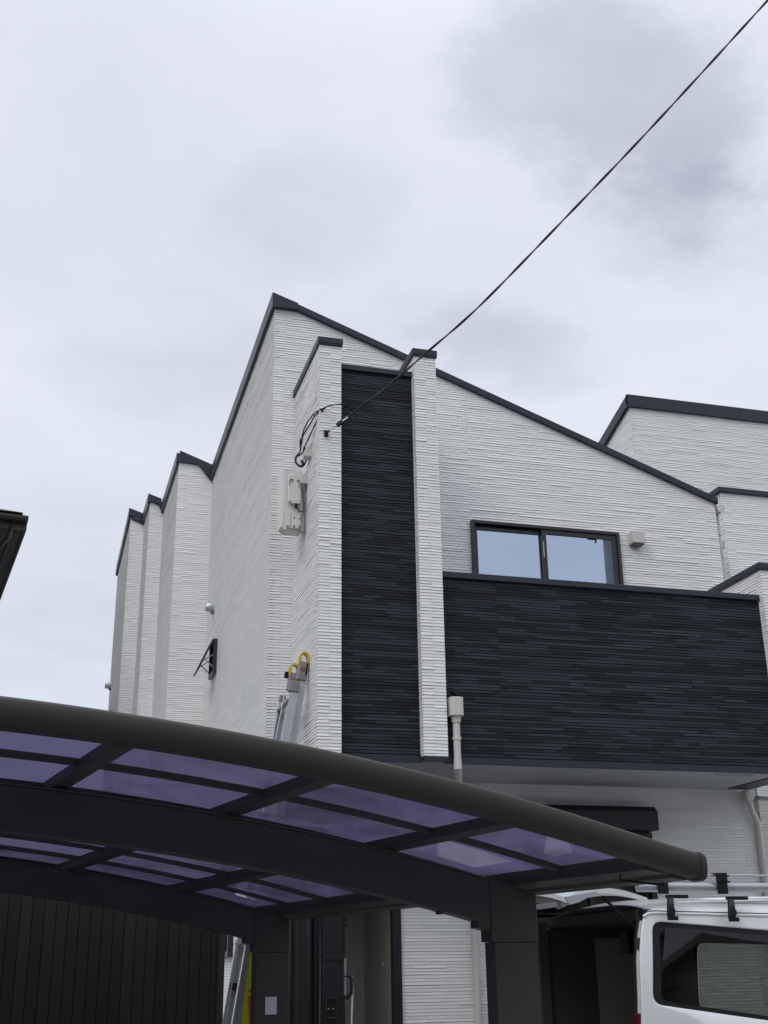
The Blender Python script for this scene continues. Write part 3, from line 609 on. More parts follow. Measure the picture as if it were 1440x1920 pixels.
# polycarbonate sheets, one per bay between purlins, with a real 4 mm thickness and a slight bulge
Bs = sorted(purl+[3.56])
As = [A0+.02]+[a for a in nb]+[A3]
As = sorted(set(As))
rnd = random.Random(5)
for a0, a1 in zip(As, As[1:]):
    for b0, b1 in zip(Bs, Bs[1:]):
        mb = MB(); rings = []; bul = rnd.uniform(.001, .005); n = 8
        for i in range(n+1):
            b = b0+.002+(b1-b0-.004)*i/n; row = []
            for j in range(5):
                a = a0+.002+(a1-a0-.004)*j/4; z = zp(b)+bul*math.sin(math.pi*i/n)*math.sin(math.pi*j/4); row.append(Q(a, b, z))
            row += [v+Vector((0, 0, .004)) for v in reversed(row)]
            rings.append(row)
        mb.loft(rings); mb.build('roof_panel', 'poly', CP, smooth=True)
# front rim: rounded extrusion following the arch, and the matching rear rim
def rimarch(A, sgn):
    rings = []; n = 60
    for i in range(n+1):
        b = BL-.35+(3.825-BL+.35)*i/n; z = zt(b)+.030
        if b > 3.4: z += (b-3.4)**2*.06
        pr_ = [(0.03, -.004), (-.030, -.003), (-.052, .003), (-.064, .016), (-.070, .040), (-.071, .066), (-.067, .092), (-.060, .103), (-.052, .107), (-.01, .108), (.03, .106)]
        rings.append([Q(A+sgn*x, b, z+zz) for x, zz in pr_])
    return MB().loft(rings)
rimarch(A0, 1).build('front_rim', 'rim', CP, smooth=True)
rimarch(A3, -1).build('rear_rim', 'rim', CP, smooth=True)
for A, s_ in ((A0, 1), (A3, -1)):
    mb = MB(); b = 3.825; zr_ = zt(3.825)+.030+.0108
    pr_ = [(0.035, -.009), (-.033, -.009), (-.057, -.001), (-.070, .014), (-.076, .040), (-.077, .067), (-.073, .095), (-.065, .108), (-.054, .113), (-.011, .114), (.035, .112)]
    mb.loft([[Q(A+s_*x, b-.012, zr_+.003+zz) for x, zz in pr_], [Q(A+s_*x, b+.018, zr_-.005+zz) for x, zz in pr_]]); mb.build('rim_cap', 'rim', CP, bevel=.004)
# right gutter box, along a
mb = MB()
gp = [(3.562, zp(3.562)+.004), (3.562, 1.992), (3.60, 1.985), (3.70, 1.975), (3.715, 1.958), (3.80, 1.948), (3.84, 1.956), (3.845, 2.0), (3.83, 2.0), (3.80, 1.965), (3.73, 1.972), (3.70, 1.99), (3.60, zp(3.60)-.01)]
mb.prism([Q(A0+.032, b, z) for b, z in gp], av*(A3-A0-.064)); mb.build('gutter', 'cport', CP, bevel=.003)
MB().tube([Q(A0+.2, 3.80, 1.95), Q(A0+.2, 3.80, 1.938), Q(A0+.26, 3.60, 1.96), Q(A0+.26, 3.60, 1.985)], .006, 6).build('gutter_clip', 'black', CP)
mb = MB(); mb.prism([Q(A0+.032, b, zp(b)+z) for b, z in ((BL-.3, -.06), (BL+.2, -.06), (BL+.2, .0), (BL-.3, .0))], av*(A3-A0-.064)); mb.build('gutter', 'cport', CP)
# paper sheet on far post
mb = MB(); c = Q(A2-.003, 3.548, 1.325); mb.obox(c, bv*.047, (0, 0, .062), av*.001); tag(mb.build('paper_notice', 'paper'), 'blank white paper sheet stuck on the far carport post', 'paper')

# ------------------------------------------------------------------ dark plank fence behind the carport
FA = 10.6; FE = empty('fence', tuple(Q(FA, 1, 0)), 'dark upright timber plank wall behind the carport at lower left', 'fence')
mb = MB(); b = -3.0; rnd = random.Random(8)
while b < 3.6:
    wdt = .098; e = min(b+wdt-.006, 3.62); d = rnd.uniform(0, .006)
    mb.hexa([Q(FA-d, b, 0), Q(FA-d, e, 0), Q(FA+.02, e, 0), Q(FA+.02, b, 0), Q(FA-d, b, 2.3), Q(FA-d, e, 2.3), Q(FA+.02, e, 2.3), Q(FA+.02, b, 2.3)]); b += wdt
mb.build('planks', 'fence', FE)
mb = MB(); mb.hexa([Q(FA+.021, -3, 0), Q(FA+.021, 3.62, 0), Q(FA+.06, 3.62, 0), Q(FA+.06, -3, 0), Q(FA+.021, -3, 2.29), Q(FA+.021, 3.62, 2.29), Q(FA+.06, 3.62, 2.29), Q(FA+.06, -3, 2.29)]); mb.build('backing', 'black', FE)
mb = MB(); mb.hexa([Q(FA-.03, 3.622, 0), Q(FA-.03, 3.68, 0), Q(FA+.07, 3.68, 0), Q(FA+.07, 3.622, 0), Q(FA-.03, 3.622, 2.32), Q(FA-.03, 3.68, 2.32), Q(FA+.07, 3.68, 2.32), Q(FA+.07, 3.622, 2.32)]); mb.build('post', 'frame', FE)

# ------------------------------------------------------------------ extension ladder leaning on the fin
LD = empty('ladder', (1.7, 10.5, 0), 'aluminium extension ladder with yellow tip hooks leaning on the white fin', 'ladder')
def lx(z): return 2.145-(4.22-z)*.158      # x of the ladder plane at height z
ldir = Vector((.158, 0, 1)).normalized(); lnor = Vector((1, 0, -.158)).normalized()
def LP(z, y, off=0): return Vector((lx(z), y, z))+lnor*off
YN, YFAR = 10.10, 10.66
def channel(mb, y, s, z0, z1, off, w_=.03, dth=.075):
    # C-shaped stile: web facing outwards with flanges
    a, b = LP(z0, y, off), LP(z1, y, off); d = (b-a)
    def sec(t): 
        base = a+d*t
        return [base+lnor*u+Vector((0, s*v, 0)) for u, v in ((-dth/2, 0), (dth/2, 0), (dth/2, w_), (dth/2-.006, w_), (dth/2-.006, .006), (.008, .006), (.008, .012), (-.008, .012), (-.008, .006), (-dth/2+.006, .006), (-dth/2+.006, w_), (-dth/2, w_))]
    mb.loft([sec(0), sec(1)])
for (y, s) in ((YN, 1), (YFAR, -1)):
    mb = MB(); channel(mb, y, s, .03, 3.86, -.035, .04, .07); mb.build('stile', 'alu', LD)
    mb = MB(); channel(mb, y+s*.045, s, .9, 4.02, .035, .034, .058); mb.build('stile', 'alu', LD)
    cp = MB(); c = LP(3.90, y+s*.02, -.045); cp.obox(c, lnor*(.045 if s > 0 else .03), (0, .034 if s > 0 else .02, 0), ldir*(.05 if s > 0 else .03)); cp.build('end_cap', 'aludark', LD, bevel=.008)
    hk = MB(); c = LP(4.06, y+s*.06, .015); hk.obox(c, lnor*.044, (0, .034, 0), ldir*.085); ho = hk.build('hook_block', 'aludark', LD, bevel=.008)
    rd = MB(); c = LP(4.07, y+s*.06-.032, .01); rd.tube([c, c+Vector((0, -.004, 0))], .022, 14); rd.build('warning_sticker', 'red', LD)
    lp = MB(); cz = 4.15; pts = []
    yy = y+s*.06
    for t in range(0, 13):
        an = math.pi*t/12; pts.append(LP(cz+.045*math.sin(an)+.03, yy, 0.008+.037*math.cos(an)))
    pts = [LP(4.02, yy, .044)]+pts+[LP(4.12, yy, -.02)]
    rings = []
    for i, p in enumerate(pts):
        t = (pts[min(i+1, len(pts)-1)]-pts[max(0, i-1)]).normalized(); nn = t.cross(Vector((0, 1, 0))).normalized()
        rings.append([p+nn*.010-Vector((0, .034, 0)), p+nn*.010+Vector((0, .034, 0)), p-nn*.010+Vector((0, .034, 0)), p-nn*.010-Vector((0, .034, 0))])
    MB().loft(rings).build('tip_hook', 'yellow', LD, smooth=False, bevel=.003)
z = .44
while z < 3.85:
    c0, c1 = LP(z, YN+.01, -.06), LP(z, YFAR-.01, -.06); mb = MB(); mb.bar(c0, c1, .045, .03, upv=ldir); mb.build('rung', 'alu', LD, bevel=.004)
    for yy_ in (YN+.022, YFAR-.022): mb = MB(); mb.obox(LP(z, yy_, -.035), lnor*.03, (0, .018, 0), ldir*.03); mb.build('rung_joint', 'black', LD, bevel=.004); z += .335
z = 1.1
while z < 4.0:
    c0, c1 = LP(z, YN+.06, .015), LP(z, YFAR-.06, .015); mb = MB(); mb.bar(c0, c1, .03, .026, upv=ldir); mb.build('rung', 'alu', LD, bevel=.004); z += .335
mb = MB(); mb.tube([LP(3.85, YN+.12, -.10), LP(2.4, YN+.13, -.13), LP(.9, YN+.13, -.10)], .005, 6); mb.build('rope', 'paper', LD)

# yellow and orange vinyl sheet beside the ladder foot
def SP(x, z, d=0): return Vector((x, 10.03-d, z))
SHo = empty('safety_sheet', (1.75, 10.18, 0), 'yellow and orange vinyl safety sheet hanging beside the ladder foot', 'safety sheet')
def wav(mbx, poly, d=0):
    mbx.prism([SP(x, z, d) for x, z in poly], (0, .004, 0))

# ------------------------------------------------------------------ service drop, loops
W0 = Vector((2.262, 9.785, 6.244))

mb = MB(); mb.prism([SP(x, z) for x, z in ((1.725, 1.86), (1.648, 1.19), (1.56, .3), (1.90, .3), (1.90, 1.86))], (0, .004, 0)); yo = mb.build('yellow_panel', mat('yellow_vinyl', (.62, .60, .03), .45, noise_amt=.15, noise_scale=12), SHo)
mb = MB(); mb.prism([SP(x, z, .004) for x, z in ((1.697, 1.385), (1.716, 1.19), (1.74, .5), (1.88, .5), (1.88, 1.385))], (0, .003, 0)).prism([SP(x, z, .004) for x, z in ((1.742, 1.77), (1.744, 1.66), (1.88, 1.62), (1.88, 1.77))], (0, .003, 0))
mb.build('orange_panel', mat('orange_vinyl', (.48, .13, .04), .45, noise_amt=.2, noise_scale=12), SHo)
mb = MB()
for q in range(4): mb.obox(SP(1.704+q*.012, 1.425+(q % 2)*.006, .005), (.004, 0, .001), (0, .001, 0), (0, 0, .006))
mb.build('markings', 'black', SHo)

# ------------------------------------------------------------------ service drop, loops
def at(px_, py_, Y):
    d = (px_-720)*r2 - (py_-960)*u2 + 2216.26*fw; return Vector((0, 0, 1.6))+d*(Y/d.y)
PO = Vector((8.84, 5.0, 0))                    # utility pole, right of the camera
W0 = at(612, 812, 9.785); wd = Vector((PO.x-W0.x, PO.y-W0.y, 0)); nn_ = Vector((wd.y, -wd.x, 0))
def wp(px_, py_):
    d = (px_-720)*r2 - (py_-960)*u2 + 2216.26*fw; c = Vector((0, 0, 1.6)); return c+d*((W0-c).dot(nn_)/d.dot(nn_))
wpts = [wp(*p) for p in ((1440, 0), (1330, 121), (1200, 262), (1050, 419), (900, 573), (800, 661), (720, 730), (660, 775), (637, 793))]
dl_ = (wpts[0]-wpts[1]); rest = (Vector((PO.x, PO.y, 0))-Vector((wpts[0].x, wpts[0].y, 0))).length/Vector((dl_.x, dl_.y, 0)).length
top_pt = wpts[0]+dl_*rest*1.0
# smooth (Catmull-Rom)
def cr(pts, k=8):
    out_ = []; P = [pts[0]*2-pts[1]]+list(pts)+[pts[-1]*2-pts[-2]]
    for i in range(1, len(P)-2):
        for j in range(k):
            t = j/k; a, b, c, d = P[i-1], P[i], P[i+1], P[i+2]
            out_.append(.5*((2*b)+(c-a)*t+(2*a-5*b+4*c-d)*t*t+(3*b-a-3*c+d)*t**3))
    out_.append(P[-2]); return out_
wl = cr([top_pt]+wpts, 10)
SD = empty('service_cable', tuple(W0), 'black twisted overhead service cable running from the tall fin up to the top right corner', 'cable')
# two insulated cores twisted round each other
cores = [MB(), MB()]
L = [0]
for a, b in zip(wl, wl[1:]): L.append(L[-1]+(b-a).length)
dense = []
step = .05; tot = L[-1]; k = 0; s_ = 0
while s_ < tot:
    while L[k+1] < s_: k += 1
    t = (s_-L[k])/(L[k+1]-L[k]); dense.append(wl[k].lerp(wl[k+1], t)); s_ += step
dense.append(wl[-1])
for ci, mbx in enumerate(cores):
    pts = []
    for i, p in enumerate(dense):
        t = (dense[min(i+1, len(dense)-1)]-dense[max(i-1, 0)]).normalized(); a = t.cross(Vector((0, 0, 1))).normalized(); b = a.cross(t)
        an = i*.42+ci*math.pi; pts.append(p+(a*math.cos(an)+b*math.sin(an))*.0052)
    mbx.tube(pts, .0072, 7); mbx.build('cable_core', 'rubber', SD, smooth=True)
cl = at(633, 797, 9.70)
wdn = (wpts[-1]-W0).normalized()
MB().bar(cl-wdn*.01, cl+wdn*.06, .026, .034).build('wedge_clamp', 'black', SD)
MB().bar(cl+wdn*.061, cl+wdn*.12, .012, .014).build('clamp_tail', 'steel', SD)
MB().tube([W0+wdn*.03+Vector((0, -.0, 0)), cl-wdn*.012+Vector((.006, 0, .004))], .0035, 6).tube([W0+wdn*.03, cl-wdn*.012-Vector((.006, 0, .004))], .0035, 6).build('bail_wire', 'steel', SD)
hk = MB(); hk.box(W0.x-.018, W0.x+.018, 9.785, 9.808, W0.z-.03, W0.z+.03); hk.tube([W0+Vector((0, .01, -.02)), W0+Vector((.0, -.03, -.022)), W0+Vector((.012, -.045, 0)), W0+Vector((.015, -.02, .018))], .007, 8); hk.build('anchor_hook', 'black', SD)
loop = [at(637, 793, 9.69), at(650, 797, 9.67), at(661, 794, 9.66), at(668, 783, 9.66), at(662, 770, 9.66), at(652, 762, 9.66), at(634, 758, 9.68), at(612, 763, 9.75)]
ends_ = [[at(590, 775, 9.86), at(573, 798, 9.98), at(566, 822, 10.10), at(564, 838, 10.2), at(562, 848, 10.24), at(555, 856, 10.28), at(554, 866, 10.30), at(561, 874, 10.30), at(570, 871, 10.28), at(574, 862, 10.28)],
         [at(594, 776, 9.86), at(580, 797, 9.98), at(568, 818, 10.10), at(564, 836, 10.2), at(562, 849, 10.24), at(556, 857, 10.28), at(555, 867, 10.30), at(562, 875, 10.30), at(570, 873, 10.28), at(575, 861, 10.28)],
         [at(600, 778, 9.84), at(589, 799, 9.98), at(579, 822, 10.10), at(571, 838, 10.2), at(569, 846, 10.22), at(564, 852, 10.25), at(556, 858, 10.27), at(556, 868, 10.29), at(564, 873, 10.29), at(573, 866, 10.28)]]
for e_ in ends_:
    o = MB().tube(cr(loop+e_, 6), .0065, 6).build('loop_cable', 'rubber', SD, smooth=True)
MB().tube([at(564.5, 822, 10.09), at(564.5, 828, 10.12), at(563.5, 838, 10.17)], [.009, .016, .009], 10).tube([at(571, 838, 10.18), at(570.5, 842, 10.2), at(569, 850, 10.22)], [.009, .014, .009], 10).build('splice_sleeve', 'rubber', SD, smooth=True)
MB().tube([at(564, 867, 10.27), at(569, 864, 10.26)], [.022, .016], 10).build('cable_nozzle', 'boxdark', SD, smooth=True)

# utility pole (its mirror image shows in the upper window)
UP = empty('utility_pole', (PO.x, PO.y, 0), 'grey concrete utility pole carrying the service cable, mirrored in the upper window', 'utility pole')
th_ = max(top_pt.z+.5, 12)
MB().tube([(PO.x, PO.y, 0), (PO.x, PO.y, th_)], [.19, .11], 20).build('shaft', 'concrete', UP, smooth=True)
MB().box(PO.x-.30, PO.x-.285, PO.y-.02, PO.y+.02, 8.15, 8.45).box(PO.x-.44, PO.x-.30, PO.y-.015, PO.y+.015, 8.43, 8.45).box(PO.x-.44, PO.x-.30, PO.y-.015, PO.y+.015, 8.2, 8.22).box(PO.x-.285, PO.x-.1, PO.y-.015, PO.y+.015, 8.3, 8.33).build('bracket', 'black', UP)
MB().tube([(PO.x-.38, PO.y, 7.15), (PO.x-.1, PO.y, 7.15)], .012, 8).tube([(PO.x-.24, PO.y, 6.85), (PO.x-.1, PO.y, 6.85)], [.05, .05], 10).build('step_bolt', 'black', UP)
MB().box(PO.x-.9, PO.x+.9, PO.y-.04, PO.y+.04, th_-.6, th_-.52).build('crossarm', 'steel', UP)

# ------------------------------------------------------------------ van, rear to the left, tailgate raised
VN = empty('van', (6.2, 8.4, 0), 'white van with raised tailgate, roof rack and tinted windows parked at lower right', 'van')
YN_, YF_ = 7.60, 9.42; YCN = (YN_+YF_)/2
def side_in(z): return 0 if z < 1.2 else (z-1.2)**1.5*.16
def vp(X, z, near): return Vector((X, (YN_+side_in(z)) if near else (YF_-side_in(z)), z))
def rrect(pts, r, n=6):
    out_ = []; m = len(pts)
    for i in range(m):
        a, b, c = Vector(pts[i-1]), Vector(pts[i]), Vector(pts[(i+1) % m]); d1 = (a-b).normalized(); d2 = (c-b).normalized(); rr_ = min(r, (a-b).length*.45, (c-b).length*.45)
        for j in range(n+1):
            t = j/n; out_.append((b+d1*rr_)*(1-t)**2+b*2*t*(1-t)+(b+d2*rr_)*t*t)
    return out_
def rayhit(poly, c, ang):
    d = Vector((math.cos(ang), math.sin(ang))); best = None
    for i in range(len(poly)):
        a = Vector(poly[i])-c; b = Vector(poly[(i+1) % len(poly)])-c; e = b-a; den = d.x*e.y-d.y*e.x
        if abs(den) < 1e-12: continue
        t = (a.x*e.y-a.y*e.x)/den; s_ = (a.x*d.y-a.y*d.x)/den
        if t > 0 and -1e-9 <= s_ <= 1+1e-9 and (best is None or t > best): best = t
    return c+d*best
def ringmesh(mb, outer, inner, near, off=0, rings=5):
    c = sum((Vector(p) for p in inner), Vector((0, 0)))/len(inner)
    angs = sorted(set([round(math.atan2(Vector(p).y-c.y, Vector(p).x-c.x), 5) for p in list(outer)+list(inner)]+[round(-math.pi+2*math.pi*i/64, 5) for i in range(64)]))
    R_ = []
    for a in angs:
        o_, i_ = rayhit(outer, c, a), rayhit(inner, c, a); R_.append([i_.lerp(o_, t/rings) for t in range(rings+1)])
    rows = [[vp(r[t].x, r[t].y, near)+Vector((0, (-off if near else off), 0)) for r in R_] for t in range(rings+1)]
    mb.loft(rows, caps=False)
rear_out = [(3.85, .30), (3.855, 1.0), (3.868, 1.22), (3.885, 1.36), (3.915, 1.61), (3.955, 1.776), (3.985, 1.86), (4.01, 1.895), (4.06, 1.905), (5.2, 1.875), (5.2, .30)]
win1 = [(3.962, 1.338), (4.052, 1.855), (5.12, 1.775), (5.12, 1.175)]
mid_out = [(5.204, .30), (5.204, 1.875), (6.62, 1.86), (6.62, .30)]
win2 = [(5.28, 1.17), (5.28, 1.77), (6.5, 1.74), (6.5, 1.10)]
frt_out = [(6.624, .30), (6.624, 1.86), (7.25, 1.80), (8.0, 1.15), (8.4, .95), (8.5, .7), (8.5, .3)]
win3 = [(6.72, 1.10), (6.72, 1.73), (7.2, 1.70), (7.75, 1.15), (7.7, 1.05)]
for near in (True, False):
    mb = MB()
    ringmesh(mb, mid_out, rrect(win2, .07), near); ringmesh(mb, frt_out, rrect(win3, .07), near)
    if near: ringmesh(mb, rear_out, rrect(win1, .075), near, rings=8)
    else:
        ringmesh(mb, rear_out, rrect([(4.9, 1.3), (4.9, 1.7), (5.05, 1.7), (5.05, 1.3)], .03), near)
        mb.obox((4.97, YF_-.03, 1.5), (.1, 0, 0), (0, .004, 0), (0, 0, .25))
    o = mb.build('body_side', 'vanwhite', VN, smooth=True)
    md = o.modifiers.new('t', 'SOLIDIFY'); md.thickness = .02; md.offset = 0
for oo, ww in ((mid_out, win2), (frt_out, win3)):
    mb = MB(); ringmesh(mb, oo, rrect(ww, .07), False, -.04); mb.build('inner_lining', 'liner', VN)
for near in (True, False):
    ws = ([win1] if near else [])+[win2, win3]
    for wv in ws:
        ol = rrect(wv, .075); c = sum((Vector(p) for p in ol), Vector((0, 0)))/len(ol)
        il = [Vector((c.x+(p.x-c.x)*(1-.055/abs(wv[-1][0]-c.x)), c.y+(p.y-c.y)*.90)) for p in ol]
        sg = -.004 if near else .004
        if near and wv is win1:
            fr_ = MB(); ringmesh(fr_, ol, il, near, .003, rings=2); f_ = fr_.build('window', 'black', VN, smooth=True)
        else:
            fr_ = MB(); ringmesh(fr_, ol, il, near, .003, rings=2); f_ = fr_.build('window', 'black', VN, smooth=True)
        gl_ = MB(); gl_.prism([vp(p.x, p.y, near)+Vector((0, (.002 if near else -.005), 0)) for p in il], (0, .003, 0)); gl_.build('pane', 'vanglass', f_)
# drip gutters
for near in (True, False):
    mb = MB(); mb.tube([vp(x, z, near)+Vector((0, -.012 if near else .012, 0)) for x, z in ((3.99, 1.885), (4.03, 1.905), (4.1, 1.908), (5.2, 1.882), (6.6, 1.868), (7.2, 1.81))], .010, 8); mb.build('drip_gutter', 'vanwhite', VN, smooth=True)
    mb = MB(); mb.tube([vp(x, z+.013, near)+Vector((0, -.004 if near else .004, 0)) for x, z in ((4.03, 1.905), (4.1, 1.908), (5.2, 1.882), (6.6, 1.868), (7.2, 1.81))], .0045, 6); mb.build('gutter_seal', 'black', VN)
# roof
rings = []
rxs = [(4.035, 1.905, .06), (4.09, 1.908, .085), (4.2, 1.906, .115), (4.5, 1.899, .135), (5.2, 1.880, .155), (6.2, 1.872, .16), (7.0, 1.83, .15), (7.25, 1.80, .10)]
for x, zg, hgt in rxs:
    row = []
    for i in range(25):
        t = -1+2*i/24; y = YCN+t*(YCN-YN_-side_in(zg)+.002); row.append(Vector((x, y, zg+hgt*(1-abs(t)**3.4)**.8)))
    rings.append(row)
MB().tube([p_+Vector((-.012, 0, -.012)) for p_ in rings[0]], .03, 8).build('rear_seal', 'black', VN, smooth=True)
mb = MB(); mb.loft(rings, caps=False, closed=False); o = mb.build('roof', 'vanwhite', VN, smooth=True); md = o.modifiers.new('t', 'SOLIDIFY'); md.thickness = .02; md.offset = -1
# pressed roof ribs
mb = MB()
for y in (7.86, 8.05, 8.25, 8.45, 8.65, 8.85, 9.04):
    t = (y-YCN)/(YCN-YN_); mb.tube([(x, y, 1.887+hh*(1-abs(t)**3.4)**.8) for x, hh in ((4.35, .125), (5.2, .15), (6.2, .155), (6.9, .14))], .010, 6)
mb.build('roof_rib', 'vanwhite', VN, smooth=True)
# nose, floor, bumper, wheels
mb = MB(); mb.prism([(7.25, YN_+.12, 1.80), (8.0, YN_+.03, 1.15), (8.0, YF_-.03, 1.15), (7.25, YF_-.12, 1.80)], (.01, 0, .01)); mb.build('windscreen', 'vanglass', VN)
mb = MB(); mb.loft([[(8.0, YN_+.01, 1.15), (8.4, YN_+.02, .95), (8.5, YN_+.03, .7), (8.5, YN_+.03, .3)], [(8.0, YF_-.01, 1.15), (8.4, YF_-.02, .95), (8.5, YF_-.03, .7), (8.5, YF_-.03, .3)]], caps=False, closed=False)
o = mb.build('nose', 'vanwhite', VN, smooth=True); md = o.modifiers.new('t', 'SOLIDIFY'); md.thickness = .02
MB().box(3.9, 8.45, YN_+.03, YF_-.03, .30, .42).build('floor', 'black', VN)
MB().box(3.78, 3.86, YN_+.02, YF_-.02, .30, .55).build('bumper', 'vanwhite', VN, bevel=.02)
for x, lab in ((5.0, None), (7.6, None)):
    for y0_, y1_ in ((YN_-.012, YN_+.18), (YF_-.18, YF_+.012)):
        o = MB().tube([(x, y0_, .32), (x, y1_, .32)], .32, 28).build('wheel', 'tyre', VN, smooth=True)
        MB().tube([(x, y0_-.006 if y0_ < 8 else y1_+.006, .32), (x, (y0_ if y0_ < 8 else y1_), .32)], .19, 20).build('rim', 'steel', o)
for y0_, y1_ in ((YN_+.004, YN_+.09), (YF_-.09, YF_-.004)):
    mb = MB(); mb.hexa([(3.838, y0_, .80), (3.87, y0_, .80), (3.87, y1_, .80), (3.838, y1_, .80), (3.858, y0_, 1.285), (3.878, y0_, 1.285), (3.878, y1_, 1.285), (3.858, y1_, 1.285)]); mb.build('tail_lamp', 'tail', VN, bevel=.006)
# rear pillar / opening frame and dark lining
mb = MB()
for sy in (1,):
    ys = YN_+.012 if sy > 0 else YF_-.012
    rr2 = []
    for z, x in ((.56, 3.856), (1.0, 3.858), (1.22, 3.87), (1.36, 3.888), (1.61, 3.918), (1.776, 3.958), (1.86, 3.99)):
        yy = ys+sy*side_in(z); rr2.append([(x, yy, z), (x-.004, yy+sy*.03, z), (x+.02, yy+sy*.085, z), (x+.06, yy+sy*.085, z), (x+.03, yy, z)])
    mb.loft(rr2)
mb.build('rear_pillar', 'vanwhite', VN, smooth=True)
MB().tube([(3.985, YN_+.16, 1.86), (3.95, YN_+.13, 1.76), (3.905, YN_+.11, 1.5), (3.87, YN_+.10, 1.1), (3.86, YN_+.10, .6)], .010, 6).tube([(3.985, YN_+.16, 1.862), (3.985, YF_-.16, 1.862)], .012, 6).build('weather_seal', 'black', VN)
MB().box(3.856, 3.93, YF_-.06, YF_-.024, .43, 1.62).box(3.88, 3.96, YF_-.16, YF_-.12, .43, 1.90).box(3.99, 5.26, YF_-.14, YF_-.08, 1.78, 1.90).box(3.98, 4.09, YN_+.15, YF_-.12, 1.862, 1.935).build('rear_lining', 'liner', VN)
def liner(nm, m_, xs_, z0_, z1_):
    mb = MB(); mb.box(xs_[0], xs_[1], YF_-.135, YF_-.125, z0_, z1_); return mb.build(nm, m_, VN)
liner('inner_lining', 'liner', (3.93, 4.37), .43, 1.845); ln_ = liner('inner_lining', 'brownliner', (4.374, 5.26), .43, 1.845); ln_['label'] = 'brown inner lining'
MB().box(4.60, 4.665, YF_-.145, YF_-.136, 1.66, 1.84).build('lining_trim', 'brown', ln_)
f = MB()
for x0_, x1_, z0_, z1_ in ((4.665, 4.90, 1.66, 1.69), (4.665, 4.90, 1.815, 1.84), (4.665, 4.72, 1.69, 1.815), (4.87, 4.90, 1.69, 1.815)): f.box(x0_, x1_, YF_-.15, YF_-.136, z0_, z1_)
f.build('quarter_window', 'black', ln_)
MB().box(4.72, 4.87, YF_-.142, YF_-.136, 1.69, 1.815).build('quarter_pane', 'boxdark', ln_)
MB().box(4.10, 7.0, YN_+.10, YF_-.04, 1.846, 1.856).build('headlining', 'liner', VN)
MB().box(3.93, 6.6, YN_+.035, YN_+.045, .43, 1.1).build('inner_lining', 'liner', VN)
MB().box(3.93, 4.0, YN_+.07, YN_+.12, .6, 1.75).build('pillar_lining', 'liner', VN)
MB().box(6.55, 6.6, YN_+.14, YF_-.14, .43, 1.55).box(4.5, 6.3, YN_+.25, YN_+.9, .43, .98).build('cargo', 'black', VN)
# tailgate
def gz(x, y, top_):
    zt_ = [(4.045, 1.985), (3.98, 2.005), (3.88, 2.03), (3.75, 2.047), (3.62, 2.045), (3.52, 2.02), (3.44, 1.985)]
    for (xa, za), (xb, zb_) in zip(zt_, zt_[1:]):
        if xb <= x <= xa: z = za+(zb_-za)*(xa-x)/(xa-xb); break
    else: z = zt_[-1][1]
    return z+.022+.085*(1-((y-YCN)/.81)**2)-(0 if top_ else .032)
gxs = [4.045, 3.98, 3.93, 3.88, 3.82, 3.75, 3.68, 3.62, 3.57, 3.52, 3.48, 3.44]
def gate(name, m_, xs, y0_, y1_, dz=0, parent=VN, th=True):
    rr3 = []
    n = 12
    for x in xs:
        row = [Vector((x, y0_+(y1_-y0_)*i/n, gz(x, y0_+(y1_-y0_)*i/n, True)+dz)) for i in range(n+1)]
        low = [Vector((x, y0_+(y1_-y0_)*i/n, gz(x, y0_+(y1_-y0_)*i/n, False)+dz+(.0 if th else .026))) for i in range(n, -1, -1)]
        rr3.append(row+low)
    mb = MB(); mb.loft(rr3); return mb.build(name, m_, parent, smooth=True)
tg = gate('tailgate', 'vanwhite', gxs, 7.70, 9.20); tg['label'] = 'raised rear door hinged at the roof edge'
gate('rear_glass', 'liner', [x for x in gxs if 3.60 < x < 4.0], 7.765, 9.2, .008, tg)
MB().box(3.445, 3.47, 7.9, 9.0, 1.955, 1.99).build('trim_strip', 'silver', tg, bevel=.004)
mb = MB(); mb.prism([(3.43, 7.69, 2.012), (3.46, 7.69, 1.962), (3.53, 7.69, 1.978), (3.66, 7.69, 2.036), (3.66, 7.69, 2.05)], (0, .02, 0)); mb.build('tailgate_corner', 'alu', tg)
MB().tube([(4.0, 7.78, 1.80), (3.74, 7.78, 2.02)], .010, 8).build('gas_strut', 'black', tg)
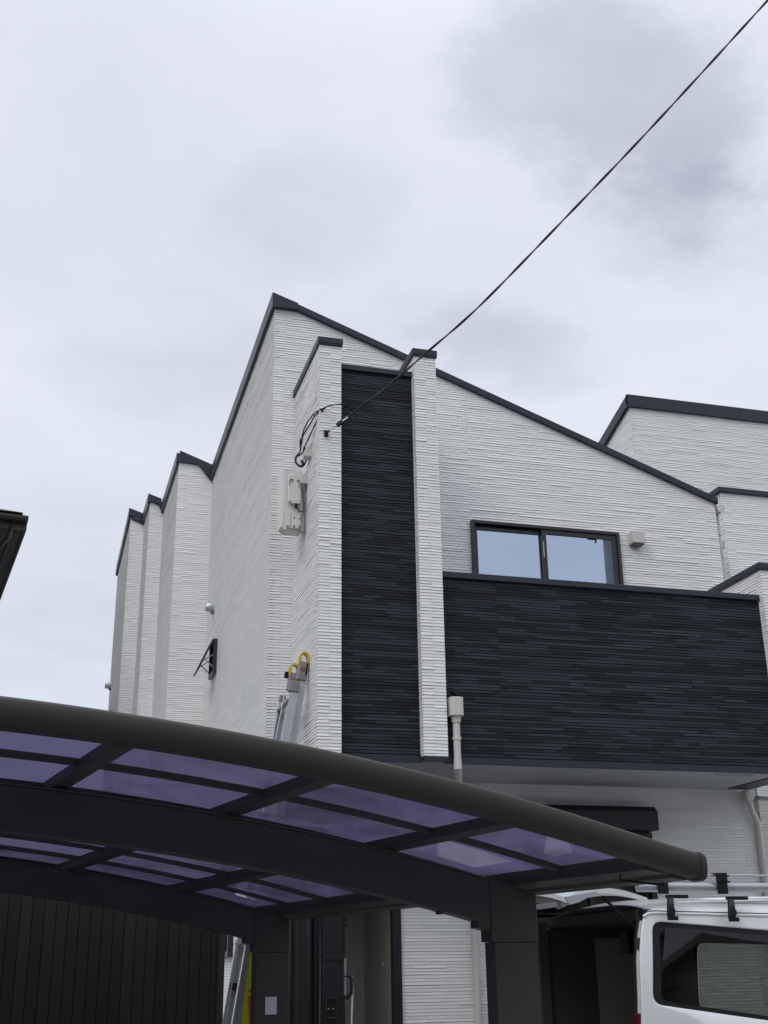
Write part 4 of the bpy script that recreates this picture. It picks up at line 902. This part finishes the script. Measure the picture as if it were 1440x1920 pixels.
# roof rack
RK = MB()
RK.tube([(4.02, 7.79, 2.083), (6.9, 7.79, 2.083)], .0325, 20); rk = RK.build('roof_rack', 'silver', VN, smooth=True); rk['label'] = 'silver tube roof rack with black clamp feet'
MB().tube([(4.1, 7.79, 2.163), (6.9, 7.79, 2.163)], .0075, 10).build('rail', 'silver', rk, smooth=True)
for x in (4.20, 4.665, 5.6, 6.4):
    f_ = MB(); zg = 1.905-.022*(x-4.1)
    arc = [Vector((x-.035, 7.612, zg-.025)), Vector((x-.038, 7.60, zg+.02)), Vector((x-.03, 7.61, zg+.06)), Vector((x-.012, 7.64, zg+.095)), Vector((x+.02, 7.68, zg+.115)), Vector((x+.05, 7.70, zg+.118))]
    rings = []
    for i, p in enumerate(arc):
        wv_ = .026-.002*i; rings.append([p+Vector((-wv_, -.008, 0)), p+Vector((wv_, -.008, 0)), p+Vector((wv_, .02, .0)), p+Vector((-wv_, .02, .0))])
    f_.loft(rings); fo = f_.build('clamp_foot', 'black', rk, bevel=.004)
    MB().tube([(x-.05, 7.585, zg+.012), (x-.05, 7.56, zg+.012)], .024, 12).build('knob', 'black', rk, smooth=True)
    MB().box(x-.06, x+.012, 7.60, 7.625, zg-.045, zg-.018).build('clamp_jaw', 'black', rk, bevel=.003)
    MB().box(x-.02, x+.135, 7.655, 7.70, zg+.100, zg+.123).build('crossbar', 'black', rk, bevel=.003)
    MB().box(x-.045, x+.038, 7.745, 7.752, 2.035, 2.115).box(x-.047, x+.04, 7.74, 7.753, 2.115, 2.178).box(x-.045, x+.038, 7.753, 7.84, 2.172, 2.178).tube([(x+.035, 7.745, 2.118), (x+.06, 7.745, 2.118)], .007, 8).tube([(x+.035, 7.745, 2.158), (x+.06, 7.745, 2.158)], .007, 8).build('tube_clamp', 'black', rk, bevel=.004)

# street-side houses behind the viewer (what the glass and paint mirror)
for x0_, x1_, y1_, h_, lab_, m_ in ((-15, -7, -9, 5.8, 'pale rendered house behind the viewer', 'lowwall'), (-5.5, 2.5, -10, 6.6, 'brown house behind the viewer', 'brown'),
                                    (4, 13.6, -9.5, 6.2, 'grey house behind the viewer with a flat roof', 'eavesoffit'), (14, 23, -8.5, 6.8, 'cream house behind the viewer at the corner', 'creamwall')):
    bh = empty('house', ((x0_+x1_)/2, y1_-4, 0), lab_, 'house')
    MB().box(x0_, x1_, y1_-8, y1_, 0, h_).build('wall', m_, bh)
    MB().hexa([(x0_-.4, y1_-8.4, h_), (x1_+.4, y1_-8.4, h_), (x1_+.4, y1_+.4, h_), (x0_-.4, y1_+.4, h_), (x0_+2, y1_-5, h_+1.5), (x1_-2, y1_-5, h_+1.5), (x1_-2, y1_-3, h_+1.5), (x0_+2, y1_-3, h_+1.5)]).build('roof', 'eave', bh)
    for wx in (.25, .7):
        for wz in (1.0, 3.9):
            wxx = x0_+(x1_-x0_)*wx; f = MB(); frame_rect(f, wxx-.8, wxx+.8, wz, wz+1.2, .06, y1_-.02, y1_+.04); wo = f.build('window', 'frame', bh)
            MB().box(wxx-.74, wxx+.74, y1_+.005, y1_+.012, wz+.06, wz+1.14).build('pane', 'pane', wo)
